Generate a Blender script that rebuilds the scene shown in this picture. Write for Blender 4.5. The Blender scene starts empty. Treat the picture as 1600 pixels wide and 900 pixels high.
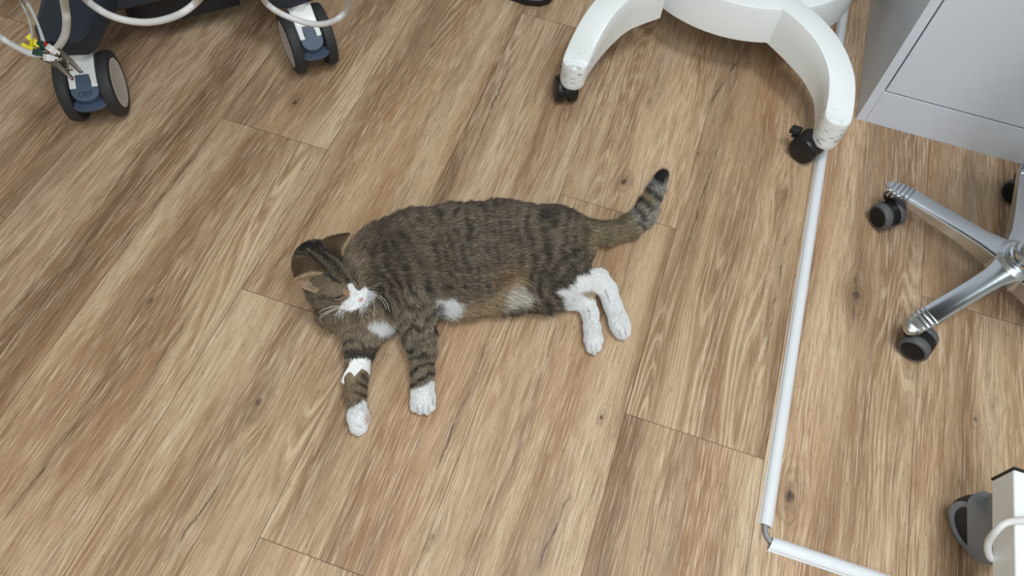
import bpy, bmesh, math, random
import numpy as np
from mathutils import Vector, Matrix

C = bpy.context.scene.collection
PI = math.pi
YB = 2.25                                    # back wall
PW = 0.23                                    # plank width in metres

# ------------------------------------------------------------------ camera
F_PX, PITCH, ROLL, YAW = 1184.6, 1.024208, 0.111401, 0.22835
CAM = np.array([2.602603*PW, 0.0, 5.009024*PW])

def cam_axes():
    f = np.array([0, math.cos(PITCH), -math.sin(PITCH)]); r = np.array([1., 0, 0]); u = np.cross(r, f)
    c, s = math.cos(ROLL), math.sin(ROLL)
    r2 = c*r + s*u; u2 = -s*r + c*u
    Z = np.array([[math.cos(YAW), -math.sin(YAW), 0], [math.sin(YAW), math.cos(YAW), 0], [0, 0, 1]])
    return Z@r2, Z@u2, Z@f
AR, AU, AF = cam_axes()

def G(px, py, z=0.0):
    """the point of the place at height z seen at photo position px, py (1600x900)"""
    d = AF*F_PX + AR*(px-800) - AU*(py-450)
    t = (z-CAM[2])/d[2]
    p = CAM + d*t
    return Vector((float(p[0]), float(p[1]), float(z)))

def project(P):
    v = P - CAM
    w = v@AF
    return 800 + F_PX*(v@AR)/w, 450 - F_PX*(v@AU)/w

cd = bpy.data.cameras.new('camera'); cam = bpy.data.objects.new('camera', cd); C.objects.link(cam)
M = Matrix(((AR[0], AU[0], -AF[0], CAM[0]), (AR[1], AU[1], -AF[1], CAM[1]), (AR[2], AU[2], -AF[2], CAM[2]), (0, 0, 0, 1)))
cam.matrix_world = M
cd.sensor_width = 36; cd.lens = F_PX/1600*36; cd.clip_start = 0.05
bpy.context.scene.camera = cam

# ------------------------------------------------------------------ world, lamps, exposure
sc = bpy.context.scene
sc.view_settings.view_transform = 'Standard'; sc.view_settings.look = 'None'
sc.view_settings.gamma = 1; sc.view_settings.use_curve_mapping = False
sc.view_settings.exposure = 0.13
W = bpy.data.worlds.new('world'); sc.world = W; W.use_nodes = True
W.node_tree.nodes['Background'].inputs[0].default_value = (0.85, 0.93, 1.0, 1)
W.node_tree.nodes['Background'].inputs[1].default_value = 0.35

def area(name, loc, target, sx, sy, power, col):
    l = bpy.data.lights.new(name, 'AREA'); l.shape = 'RECTANGLE'; l.size = sx; l.size_y = sy; l.energy = power; l.color = col
    o = bpy.data.objects.new(name, l); C.objects.link(o); o.location = loc
    o.rotation_euler = (Vector(target)-Vector(loc)).to_track_quat('-Z', 'Y').to_euler()
    return o
area('ceiling_lamp_light', (1.10, 0.50, 2.62), (1.10, 0.50, 0), 0.6, 0.6, 27, (0.90, 0.96, 1.0))
area('ceiling_lamp_light', (0.85, -0.75, 2.62), (0.85, -0.75, 0), 0.6, 1.2, 30, (0.88, 0.95, 1.0))
area('front_fill_light', (1.1, -1.6, 1.6), (1.1, 0.6, 0.7), 1.4, 1.0, 12, (0.80, 0.91, 1.0))  # added cool fill behind the camera to brighten upright faces; no window built

# ------------------------------------------------------------------ helpers
def srgb(*c):
    if len(c) == 1: c = c*3
    return tuple((x/255/12.92 if x/255 <= .04045 else ((x/255+.055)/1.055)**2.4) for x in c)

def mat(name, col, rough=.5, metal=0., noise=0., nscale=40., bump=0., bscale=300., coat=0., spec=.5):
    m = bpy.data.materials.new(name); m.use_nodes = True
    nt = m.node_tree; b = nt.nodes['Principled BSDF']
    b.inputs['Roughness'].default_value = rough; b.inputs['Metallic'].default_value = metal
    b.inputs['Coat Weight'].default_value = coat; b.inputs['Specular IOR Level'].default_value = spec
    tc = nt.nodes.new('ShaderNodeTexCoord')
    n = nt.nodes.new('ShaderNodeTexNoise'); n.inputs['Scale'].default_value = nscale; n.inputs['Detail'].default_value = 5
    nt.links.new(tc.outputs['Object'], n.inputs['Vector'])
    mx = nt.nodes.new('ShaderNodeMixRGB'); mx.blend_type = 'MIX'
    mx.inputs[1].default_value = tuple(x*(1-noise) for x in col)+(1,)
    mx.inputs[2].default_value = tuple(min(1, x*(1+noise)) for x in col)+(1,)
    nt.links.new(n.outputs['Fac'], mx.inputs[0]); nt.links.new(mx.outputs[0], b.inputs['Base Color'])
    if bump:
        n2 = nt.nodes.new('ShaderNodeTexNoise'); n2.inputs['Scale'].default_value = bscale
        nt.links.new(tc.outputs['Object'], n2.inputs['Vector'])
        bp = nt.nodes.new('ShaderNodeBump'); bp.inputs['Strength'].default_value = bump; bp.inputs['Distance'].default_value = .001
        nt.links.new(n2.outputs['Fac'], bp.inputs['Height']); nt.links.new(bp.outputs[0], b.inputs['Normal'])
    return m

def wloc(o):
    p = Vector((0, 0, 0))
    while o is not None: p = p + o.location; o = o.parent
    return p

class MB:
    """collects shapes into one mesh"""
    def __init__(s): s.v = []; s.f = []
    def add(s, v, f):
        o = len(s.v); s.v += [tuple(x) for x in v]; s.f += [tuple(i+o for i in q) for q in f]; return s
    def box(s, c, d, R=None):
        R = R or Matrix.Identity(3); c = Vector(c)
        vs = [c + R@Vector((x*d[0]/2, y*d[1]/2, z*d[2]/2)) for x in (-1, 1) for y in (-1, 1) for z in (-1, 1)]
        return s.add(vs, [(0, 1, 3, 2), (4, 6, 7, 5), (0, 4, 5, 1), (2, 3, 7, 6), (0, 2, 6, 4), (1, 5, 7, 3)])
    def prism(s, pts, z0, z1):
        n = len(pts)
        a = sum(pts[i][0]*pts[(i+1) % n][1]-pts[(i+1) % n][0]*pts[i][1] for i in range(n))
        if a < 0: pts = list(pts)[::-1]
        z0 = z0 if hasattr(z0, '__len__') else [z0]*n; z1 = z1 if hasattr(z1, '__len__') else [z1]*n
        v = [(p[0], p[1], z0[i]) for i, p in enumerate(pts)] + [(p[0], p[1], z1[i]) for i, p in enumerate(pts)]
        return s.add(v, [tuple(range(n))[::-1], tuple(range(n, 2*n))] + [(i, (i+1) % n, n+(i+1) % n, n+i) for i in range(n)])
    def lathe(s, prof, o, axis, seg=40):
        """prof: (distance along axis, radius)"""
        axis = Vector(axis).normalized(); o = Vector(o); u = axis.orthogonal().normalized(); w = axis.cross(u)
        v = []; m = len(prof)
        for k in range(seg):
            a = 2*PI*k/seg; dr = u*math.cos(a)+w*math.sin(a)
            v += [o+axis*h+dr*r for h, r in prof]
        f = []
        for k in range(seg):
            k2 = (k+1) % seg
            for i in range(m-1): f.append((k*m+i, k2*m+i, k2*m+i+1, k*m+i+1))
        f.append(tuple(k*m for k in range(seg))[::-1]); f.append(tuple(k*m+m-1 for k in range(seg)))
        return s.add(v, f)
    def tube(s, pts, r, seg=12, smooth=6, flat=1.0):
        pts = [Vector(p) for p in pts]
        rs = r if hasattr(r, '__len__') else [r]*len(pts)
        if smooth and len(pts) > 2: pts, rs = spline(pts, rs, smooth)
        n = len(pts); v = []; up = None
        for i, p in enumerate(pts):
            t = (pts[min(i+1, n-1)]-pts[max(i-1, 0)]).normalized()
            if up is None: up = t.orthogonal().normalized()
            up = (up - t*up.dot(t)).normalized(); w = t.cross(up)
            for k in range(seg):
                a = 2*PI*k/seg; v.append(p+(up*math.cos(a)+w*math.sin(a)*flat)*rs[i])
        f = [(i*seg+k, i*seg+(k+1) % seg, (i+1)*seg+(k+1) % seg, (i+1)*seg+k) for i in range(n-1) for k in range(seg)]
        f.append(tuple(range(seg))[::-1]); f.append(tuple((n-1)*seg+k for k in range(seg)))
        return s.add(v, f)
    def build(s, name, m, parent=None, smooth=True, bevel=0., seg=3, angle=35, org=None):
        me = bpy.data.meshes.new(name)
        o = bpy.data.objects.new(name, me)
        off = Vector(org) if org is not None else Vector((0, 0, 0))
        me.from_pydata([Vector(x)-off for x in s.v], [], s.f); me.update()
        bm = bmesh.new(); bm.from_mesh(me); bmesh.ops.recalc_face_normals(bm, faces=bm.faces); bm.to_mesh(me); bm.free()
        if isinstance(m, (list, tuple)):
            for q in m: me.materials.append(q)
        else: me.materials.append(m)
        C.objects.link(o); o.location = off
        if parent is not None:
            o.parent = parent; o.location = off - wloc(parent)
        if bevel:
            b = o.modifiers.new('bevel', 'BEVEL'); b.width = bevel; b.segments = seg; b.limit_method = 'ANGLE'; b.angle_limit = math.radians(30)
        if smooth:
            me.shade_smooth()
            try: me.set_sharp_from_angle(angle=math.radians(angle))
            except Exception: pass
            if bevel:
                wn = o.modifiers.new('normals', 'WEIGHTED_NORMAL'); wn.keep_sharp = True
        return o

def spline(pts, rs, k):
    P = []; R = []; n = len(pts)
    for i in range(n-1):
        a, b, c, d = pts[max(i-1, 0)], pts[i], pts[i+1], pts[min(i+2, n-1)]
        for j in range(k):
            t = j/k
            P.append(.5*((2*b)+(c-a)*t+(2*a-5*b+4*c-d)*t*t+(3*b-a-3*c+d)*t**3)); R.append(rs[i]*(1-t)+rs[i+1]*t)
    P.append(pts[-1]); R.append(rs[-1])
    return P, R

def tag(o, label=None, cat=None, group=None, kind=None):
    if label: o['label'] = label
    if cat: o['category'] = cat
    if group: o['group'] = group
    if kind: o['kind'] = kind
    return o
def empty(name, loc):
    o = bpy.data.objects.new(name, None); C.objects.link(o); o.location = loc; o.empty_display_size = .05
    return o

# ------------------------------------------------------------------ floor
def floor_material():
    m = bpy.data.materials.new('oak_plank_floor'); m.use_nodes = True
    nt = m.node_tree; N = nt.nodes; Lk = nt.links; bsdf = N['Principled BSDF']
    def inp(s, v):
        if isinstance(v, (int, float)): s.default_value = v
        elif isinstance(v, (tuple, list)): s.default_value = v
        else: Lk.new(v, s)
    def mth(op, a, b=None, c=None, clamp=False):
        n = N.new('ShaderNodeMath'); n.operation = op; n.use_clamp = clamp
        inp(n.inputs[0], a)
        if b is not None: inp(n.inputs[1], b)
        if c is not None: inp(n.inputs[2], c)
        return n.outputs[0]
    def comb(x, y, z):
        n = N.new('ShaderNodeCombineXYZ'); inp(n.inputs[0], x); inp(n.inputs[1], y); inp(n.inputs[2], z); return n.outputs[0]
    def noise(vec, scale=1., detail=3., rough=.5, dist=0.):
        n = N.new('ShaderNodeTexNoise'); Lk.new(vec, n.inputs['Vector'])
        n.inputs['Scale'].default_value = scale; n.inputs['Detail'].default_value = detail; n.inputs['Roughness'].default_value = rough
        n.inputs['Distortion'].default_value = dist
        return n.outputs['Fac']
    def sstep(v, a, b):
        n = N.new('ShaderNodeMapRange'); n.interpolation_type = 'SMOOTHSTEP'; inp(n.inputs[0], v)
        n.inputs[1].default_value = a; n.inputs[2].default_value = b; n.inputs[3].default_value = 0; n.inputs[4].default_value = 1
        return n.outputs[0]
    def mix(f, a, b, mode='MIX'):
        n = N.new('ShaderNodeMixRGB'); n.blend_type = mode; inp(n.inputs[0], f); inp(n.inputs[1], a); inp(n.inputs[2], b); return n.outputs[0]
    def ramp(f, stops):
        n = N.new('ShaderNodeValToRGB'); Lk.new(f, n.inputs[0]); e = n.color_ramp.elements
        while len(e) < len(stops): e.new(.5)
        for i, (p, c) in enumerate(stops): e[i].position = p; e[i].color = c+(1,)
        return n.outputs[0]
    tc = N.new('ShaderNodeTexCoord'); sp = N.new('ShaderNodeSeparateXYZ'); Lk.new(tc.outputs['Object'], sp.inputs[0])
    X, Y = sp.outputs[0], sp.outputs[1]
    def uv(name):
        n = N.new('ShaderNodeUVMap'); n.uv_map = name; s = N.new('ShaderNodeSeparateXYZ'); Lk.new(n.outputs[0], s.inputs[0]); return s.outputs[0], s.outputs[1]
    LX, LY = uv('plank'); S1, S2 = uv('seed')
    # knots: each bends the grain round itself and darkens its heart
    knots = [(975, 284, .012, 1.), (461, 160, .010, 1.), (235, 470, .012, .8), (403, 630, .016, .8), (1234, 776, .017, 1.), (1524, 655, .008, .8),
             (1558, 628, .014, .5), (1090, 240, .006, .9), (676, 840, .013, .6), (1016, 160, .005, .7), (1222, 300, .020, .6), (1338, 462, .017, 1.),
             (150, 312, .005, .7), (676, 71, .005, .8), (940, 652, .006, .9), (392, 695, .008, .5), (1490, 690, .006, .3), (888, 175, .010, .5)]
    warp = None; heart = None; ring = None
    for kx, ky, r, st in knots:
        p = G(kx, ky)
        dx = mth('SUBTRACT', X, p.x); dy = mth('SUBTRACT', Y, p.y)
        d2 = mth('ADD', mth('POWER', mth('ABSOLUTE', mth('DIVIDE', dx, r*1.5)), 2.), mth('POWER', mth('ABSOLUTE', mth('DIVIDE', dy, r*3.4)), 2.))
        g = mth('EXPONENT', mth('MULTIPLY', d2, -1.))
        w = mth('MULTIPLY', mth('MULTIPLY', dx, g), -.75)
        h = mth('MULTIPLY', mth('EXPONENT', mth('MULTIPLY', mth('ADD', mth('POWER', mth('ABSOLUTE', mth('DIVIDE', dx, r*.62)), 2.), mth('POWER', mth('ABSOLUTE', mth('DIVIDE', dy, r*.95)), 2.)), -1.)), st)
        g2 = mth('MULTIPLY', g, st)
        warp = w if warp is None else mth('ADD', warp, w)
        heart = h if heart is None else mth('MAXIMUM', heart, h)
        ring = g2 if ring is None else mth('MAXIMUM', ring, g2)
    sx = mth('ADD', X, mth('MULTIPLY', S1, 17.3)); sy = mth('ADD', Y, mth('MULTIPLY', S2, 23.1)); sz = mth('MULTIPLY', S1, 9.)
    wob = mth('MULTIPLY', mth('SUBTRACT', noise(comb(mth('MULTIPLY', sx, 7.), mth('MULTIPLY', sy, 1.6), sz), 1, 2), .5), .05)
    gx = mth('ADD', mth('ADD', sx, warp), wob)
    gfx = mth('ADD', mth('ADD', sx, warp), mth('MULTIPLY', wob, .6))
    def gn(fx, fy, d=3., r=.5, z=0.):
        return noise(comb(mth('MULTIPLY', gx, fx), mth('MULTIPLY', sy, fy), mth('ADD', sz, z)), 1, d, r)
    tone = gn(13, 1.0, 3, .45); tone2 = gn(42, 2.4, 4, .55, 3.); streak = gn(190, 9., 2, .6, 5.); fib = gn(430, 16., 2, .6, 8.); hue = gn(9., .9, 2, .5, 12.)
    # cathedral lines: contour lines of a long stretched field
    cath = gn(10., .75, 1, .4, 20.)
    lines = mth('SINE', mth('MULTIPLY', cath, 230.))
    cmask = sstep(gn(7, 1.2, 2, .5, 31.), .56, .68)
    v = mth('ADD', mth('MULTIPLY', tone, .58), mth('ADD', mth('MULTIPLY', tone2, .30), mth('MULTIPLY', streak, .12)))
    v = mth('ADD', v, mth('MULTIPLY', mth('SUBTRACT', S2, .5), .05))
    col = ramp(v, [(.33, srgb(118, 89, 62)), (.435, srgb(154, 123, 93)), (.52, srgb(182, 153, 121)), (.65, srgb(207, 183, 152))])
    col = mix(mth('MULTIPLY', sstep(hue, .50, .70), .38), col, (*srgb(184, 143, 106), 1))
    col = mix(mth('MULTIPLY', sstep(gn(26, 1.4, 2, .5, 40.), .56, .72), .5), col, (*srgb(146, 124, 104), 1))
    # fine brushed grain: thin pale and dark scratches
    fine = noise(comb(mth('MULTIPLY', gfx, 560.), mth('MULTIPLY', sy, 17.), sz), 1, 1, .5)
    amp = sstep(gn(22, 2.2, 2, .5, 60.), .30, .62)
    col = mix(mth('MULTIPLY', sstep(fine, .50, .68), mth('ADD', .16, mth('MULTIPLY', amp, .30))), col, (*srgb(230, 208, 184), 1))
    pore = mth('MULTIPLY', sstep(fine, .50, .30), mth('ADD', .25, mth('MULTIPLY', amp, .60)))
    pore2 = sstep(gn(620, 60., 1, .5, 50.), .62, .70)
    col = mix(mth('MULTIPLY', pore, .50), col, (*srgb(108, 80, 58), 1))
    col = mix(mth('MULTIPLY', pore2, .35), col, (*srgb(92, 70, 52), 1))
    col = mix(mth('MULTIPLY', mth('MULTIPLY', sstep(lines, .55, .95), cmask), .42), col, (*srgb(228, 205, 172), 1))
    col = mix(mth('MULTIPLY', mth('MULTIPLY', sstep(lines, -.35, -.95), cmask), .40), col, (*srgb(128, 92, 60), 1))
    # knots
    rr = mth('SINE', mth('MULTIPLY', mth('ADD', ring, mth('MULTIPLY', noise(comb(mth('MULTIPLY', X, 45.), mth('MULTIPLY', Y, 16.), 1.), 1, 3), .8)), 21.))
    col = mix(mth('MULTIPLY', sstep(ring, .2, .95), .42), col, (*srgb(128, 102, 78), 1))
    col = mix(mth('MULTIPLY', mth('MULTIPLY', sstep(rr, .1, .9), sstep(ring, .12, .6)), .22), col, (*srgb(92, 70, 52), 1))
    hn = mth('MULTIPLY', heart, mth('ADD', .45, noise(comb(mth('MULTIPLY', X, 140.), mth('MULTIPLY', Y, 80.), 0.), 1, 3)))
    col = mix(sstep(hn, .38, .95), col, (*srgb(78, 62, 50), 1))
    # long drying cracks
    cracks = [((800, 95), (725, 270), 1.), ((1168, 70), (1098, 180), 1.), ((1128, 215), (1060, 420), .8), ((765, 530), (682, 735), 1.), ((330, 215), (170, 405), .8),
              ((120, 345), (10, 500), .6), ((310, 470), (200, 640), .7), ((130, 650), (5, 815), .9), ((895, 760), (838, 898), .9), ((1232, 330), (1196, 575), .8),
              ((1345, 385), (1330, 515), .8), ((1000, 335), (960, 500), .4), ((390, 690), (255, 880), .9), ((545, 250), (500, 330), .4), ((740, 195), (690, 330), .4),
              ((1040, 80), (1010, 170), .6), ((60, 440), (0, 510), .8), ((720, 470), (655, 610), .4)]
    crk = None; halo = None
    cw = mth('MULTIPLY', mth('SUBTRACT', noise(comb(mth('MULTIPLY', X, 3.), mth('MULTIPLY', Y, 17.), 3.), 1, 4, .65), .5), .020)
    for a, b, st in cracks:
        A = G(*a); B = G(*b)
        sl = (A.x-B.x)/(A.y-B.y)
        xc = mth('ADD', mth('MULTIPLY', Y, sl), A.x-sl*A.y)
        dd = mth('ABSOLUTE', mth('SUBTRACT', mth('ADD', X, cw), xc))
        mid = (A.y+B.y)/2; hl = abs(A.y-B.y)/2
        ym = mth('SUBTRACT', 1., mth('POWER', mth('ABSOLUTE', mth('DIVIDE', mth('SUBTRACT', Y, mid), hl)), 2.), clamp=True)
        ym = mth('MULTIPLY', mth('POWER', ym, .5), st)
        c = mth('MULTIPLY', mth('SUBTRACT', 1., sstep(dd, .0003, .0026)), ym)
        hh = mth('MULTIPLY', mth('EXPONENT', mth('MULTIPLY', dd, -130.)), ym)
        crk = c if crk is None else mth('MAXIMUM', crk, c); halo = hh if halo is None else mth('MAXIMUM', halo, hh)
    brk = sstep(noise(comb(mth('MULTIPLY', X, 60.), mth('MULTIPLY', Y, 22.), 7.), 1, 3), .38, .56)
    col = mix(mth('MULTIPLY', halo, .42), col, (*srgb(122, 103, 85), 1))
    col = mix(mth('MULTIPLY', mth('MULTIPLY', crk, brk), .85), col, (*srgb(62, 50, 42), 1))
    # plank joints
    ex = mth('MINIMUM', LX, mth('SUBTRACT', PW, LX)); ey = mth('MINIMUM', LY, mth('SUBTRACT', 1.234, LY))
    gap = mth('SUBTRACT', 1., sstep(mth('MINIMUM', ex, ey), .00030, .00105))
    col = mix(mth('MULTIPLY', gap, .72), col, (*srgb(72, 54, 40), 1))
    Lk.new(col, bsdf.inputs['Base Color'])
    hgt = mth('SUBTRACT', mth('ADD', mth('MULTIPLY', fib, .4), mth('MULTIPLY', streak, .2)), mth('ADD', mth('MULTIPLY', pore, .3), mth('ADD', mth('MULTIPLY', gap, 1.2), mth('MULTIPLY', crk, 1.))))
    bp = N.new('ShaderNodeBump'); bp.inputs['Strength'].default_value = .35; bp.inputs['Distance'].default_value = .0006
    Lk.new(hgt, bp.inputs['Height']); Lk.new(bp.outputs[0], bsdf.inputs['Normal'])
    bsdf.inputs['Roughness'].default_value = .52; bsdf.inputs['Specular IOR Level'].default_value = .35
    return m

def build_floor():
    ends = {-3: .503, -2: 1.25, -1: .8550, 0: .5166, 1: .1511, 2: .9164, 3: .5211, 4: 1.362, 5: .9306}
    Lp = 1.234; rnd = random.Random(8)
    v = []; f = []; uvp = []; uvs = []
    for k in range(-9, 12):
        e = ends.get(k, rnd.uniform(0, Lp))
        j = math.floor((-1.7-e)/Lp)
        while e+j*Lp < YB:
            y0 = e+j*Lp; y1 = y0+Lp; a = max(y0, -1.7); b = min(y1, YB)
            if b > a:
                o = len(v); x0 = k*PW; x1 = x0+PW
                v += [(x0, a, 0), (x1, a, 0), (x1, b, 0), (x0, b, 0)]; f.append((o, o+1, o+2, o+3))
                uvp += [(0, a-y0), (PW, a-y0), (PW, b-y0), (0, b-y0)]
                s = (rnd.random(), rnd.random()); uvs += [s]*4
            j += 1
    me = bpy.data.meshes.new('floor'); me.from_pydata(v, [], f)
    a = me.uv_layers.new(name='plank'); b = me.uv_layers.new(name='seed')
    a.data.foreach_set('uv', np.array(uvp, 'f').ravel()); b.data.foreach_set('uv', np.array(uvs, 'f').ravel())
    me.materials.append(floor_material())
    o = bpy.data.objects.new('floor', me); C.objects.link(o); tag(o, kind='structure')
build_floor()

# ------------------------------------------------------------------ room shell
X0, X1, Y0, Y1, ZC = -9*PW, 12*PW, -1.7, YB, 2.7
m_wall = mat('painted_wall', srgb(222, 222, 216), .85, noise=.02, bump=.1)
m_ceil = mat('ceiling_paint', srgb(235, 235, 232), .9, noise=.01)
m_skirt = mat('oak_skirting', srgb(200, 172, 130), .6, noise=.12, nscale=25)
def shell(name, c, d, m):
    o = MB().box(c, d).build(name, m, smooth=False); tag(o, kind='structure'); return o
shell('wall_back', ((X0+X1)/2, Y1+.05, ZC/2), (X1-X0, .1, ZC), m_wall)
shell('wall_front', ((X0+X1)/2, Y0-.05, ZC/2), (X1-X0, .1, ZC), m_wall)
shell('wall_left', (X0-.05, (Y0+Y1)/2, ZC/2), (.1, Y1-Y0+.2, ZC), m_wall)
shell('wall_right', (X1+.05, (Y0+Y1)/2, ZC/2), (.1, Y1-Y0+.2, ZC), m_wall)
shell('ceiling', ((X0+X1)/2, (Y0+Y1)/2, ZC+.05), (X1-X0+.2, Y1-Y0+.2, .1), m_ceil)
shell('baseboard_back', ((X0+X1)/2, Y1-.006, .03), (X1-X0, .012, .06), m_skirt)

# ------------------------------------------------------------------ shared materials
m_white = mat('white_lacquer', srgb(236, 240, 240), .32, noise=.01, coat=.1)
m_cab = mat('white_melamine', srgb(212, 218, 228), .34, noise=.015)
m_black = mat('black_plastic', srgb(22, 22, 24), .38, noise=.1)
m_gap = mat('gap_shade_black', srgb(25, 25, 28), .8)
m_tread = mat('grey_rubber_tread', srgb(84, 85, 87), .55, noise=.06)
m_hub = mat('black_wheel_hub', srgb(19, 18, 18), .5, noise=.1, spec=.3)
m_chrome = mat('polished_aluminium', srgb(205, 209, 214), .2, metal=1., noise=.04, nscale=15)
m_steel = mat('clip_steel', srgb(128, 122, 114), .25, metal=1., noise=.05)
m_navy = mat('navy_plastic', srgb(36, 44, 56), .42, noise=.05, bump=.15, bscale=900)
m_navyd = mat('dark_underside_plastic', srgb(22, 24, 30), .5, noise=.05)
m_pedal = mat('blue_grey_pedal_plastic', srgb(66, 80, 102), .5, noise=.05)
m_tyre = mat('black_tyre_rubber', srgb(42, 43, 46), .62, noise=.08, bump=.1)
m_disc = mat('light_grey_wheel_cover', srgb(196, 190, 188), .45, noise=.02)
m_cable = mat('pale_grey_cable', srgb(212, 210, 208), .42, noise=.02)
m_wire = mat('thin_grey_wire', srgb(178, 180, 182), .45, noise=.03)
m_shell = mat('grey_caster_plastic', srgb(136, 142, 152), .5, noise=.03)
m_chan = mat('white_pvc_channel', srgb(226, 229, 233), .3, noise=.015)
m_greycab = mat('grey_cable_jacket', srgb(140, 143, 146), .5, noise=.03)

# ------------------------------------------------------------------ cabinet
def cabinet():
    x0, x1, y0, y1, h = .9937, 1.66, 1.3395, 1.94, .78
    r = empty('cabinet', (x0, y0, 0)); tag(r, 'white cabinet with flat door and plinth standing in the upper right corner', 'cabinet')
    t = .0185
    MB().box((x0+t/2, (y0+y1)/2, h/2), (t, y1-y0, h)).build('side_panel', m_cab, r, bevel=.0006, seg=2)
    MB().box((x1-t/2, (y0+y1)/2, h/2), (t, y1-y0, h)).build('side_panel', m_cab, r, bevel=.0006, seg=2)
    MB().box(((x0+x1)/2, y0+.009+.0005, .0425), (x1-x0-2*t-.001, .018, .085)).build('plinth', m_cab, r, bevel=.0005, seg=2)
    MB().box(((x0+x1)/2, (y0+y1)/2, h+.011), (x1-x0+.004, y1-y0, .02)).build('top_panel', m_cab, r, bevel=.0006, seg=2)
    MB().box(((x0+x1)/2, y0+.03, (h+.09)/2), (x1-x0-2*t, .012, h-.09)).build('carcass_gap_shade', m_gap, r, smooth=False)  # near-black board behind the door, its colour stands in for shade in the gaps
    dx0, dx1 = x0+t+.003, x1-t-.003
    d = MB().box(((dx0+dx1)/2, y0+.0095, (.0885+h-.003)/2), (dx1-dx0, .018, h-.003-.0885)).build('door', m_cab, r, bevel=.0008, seg=2)
    MB().tube([(dx1-.04, y0-.0005, .60), (dx1-.04, y0-.028, .605), (dx1-.04, y0-.028, .715), (dx1-.04, y0-.0005, .72)], .005).build('door_handle', m_chrome, d)
cabinet()

# ------------------------------------------------------------------ cable channel on the floor
def channel(name, A, B, wdt, hgt, label, miterA=0., miterB=0.):
    A = Vector(A); B = Vector(B); t = (B-A).normalized(); s = Vector((-t.y, t.x, 0))
    prof = [(-1, 0), (-.98, .14), (-.86, .22)] + [(math.sin(a)*.86, .24+.76*math.cos(a)) for a in np.linspace(-PI/2+.08, PI/2-.08, 13)] + [(.86, .22), (.98, .14), (1, 0)]
    inner = [(x*.86, z*.82) for x, z in prof][::-1]
    loop = prof + inner; v = []
    for P, mt in ((A, miterA), (B, miterB)):
        for x, z in loop: v.append(P + s*(x*wdt/2) + t*(mt*x*wdt/2) + Vector((0, 0, .0002+z*hgt)))
    n = len(loop)
    f = [(i, (i+1) % n, n+(i+1) % n, n+i) for i in range(n)]
    m = len(prof)
    for b in (0, n):
        for i in range(m-1): f.append((b+i, b+i+1, b+n-2-i, b+n-1-i))
    o = MB().add(v, f).build(name, m_chan, org=A, angle=50); tag(o, label, 'cable channel'); return o
ca = G(1194.5, 824); cb = G(1279, 258)
channel('cable_channel', (.9365, ca.y+.002, 0), (.9345, 1.715, 0), .0215, .0095, 'long white half round cable channel running up the floor under the castor', miterA=.1)
channel('cable_channel', (.9475, .3925, 0), (1.62, .4010, 0), .0235, .0095, 'short white cable channel crossing the lower right corner of the floor', miterA=.25)
o = MB().tube([(.9345, .4500, .0045), (.9350, .4180, .0046), (.9395, .4020, .0045), (.952, .3935, .0042), (.980, .3929, .0040)], .0036).build('floor_cable', m_greycab)
tag(o, 'grey cable bent through the gap where the two cable channels meet', 'cable')
o = MB().box((.925, 1.726, .011), (.034, .016, .022)).box((.948, 1.731, .016), (.03, .010, .012), Matrix.Rotation(.6, 3, 'Z')).build('conduit_elbow', m_steel, bevel=.002)
tag(o, 'small grey metal elbow at the far end of the long channel', 'cable fitting')
o = MB().box((.9635, 1.83, .013), (.040, .16, .024)).build('wooden_board', m_skirt, bevel=.001)
tag(o, 'end of a small pale wooden board on the floor against the cabinet side', 'board')

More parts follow.
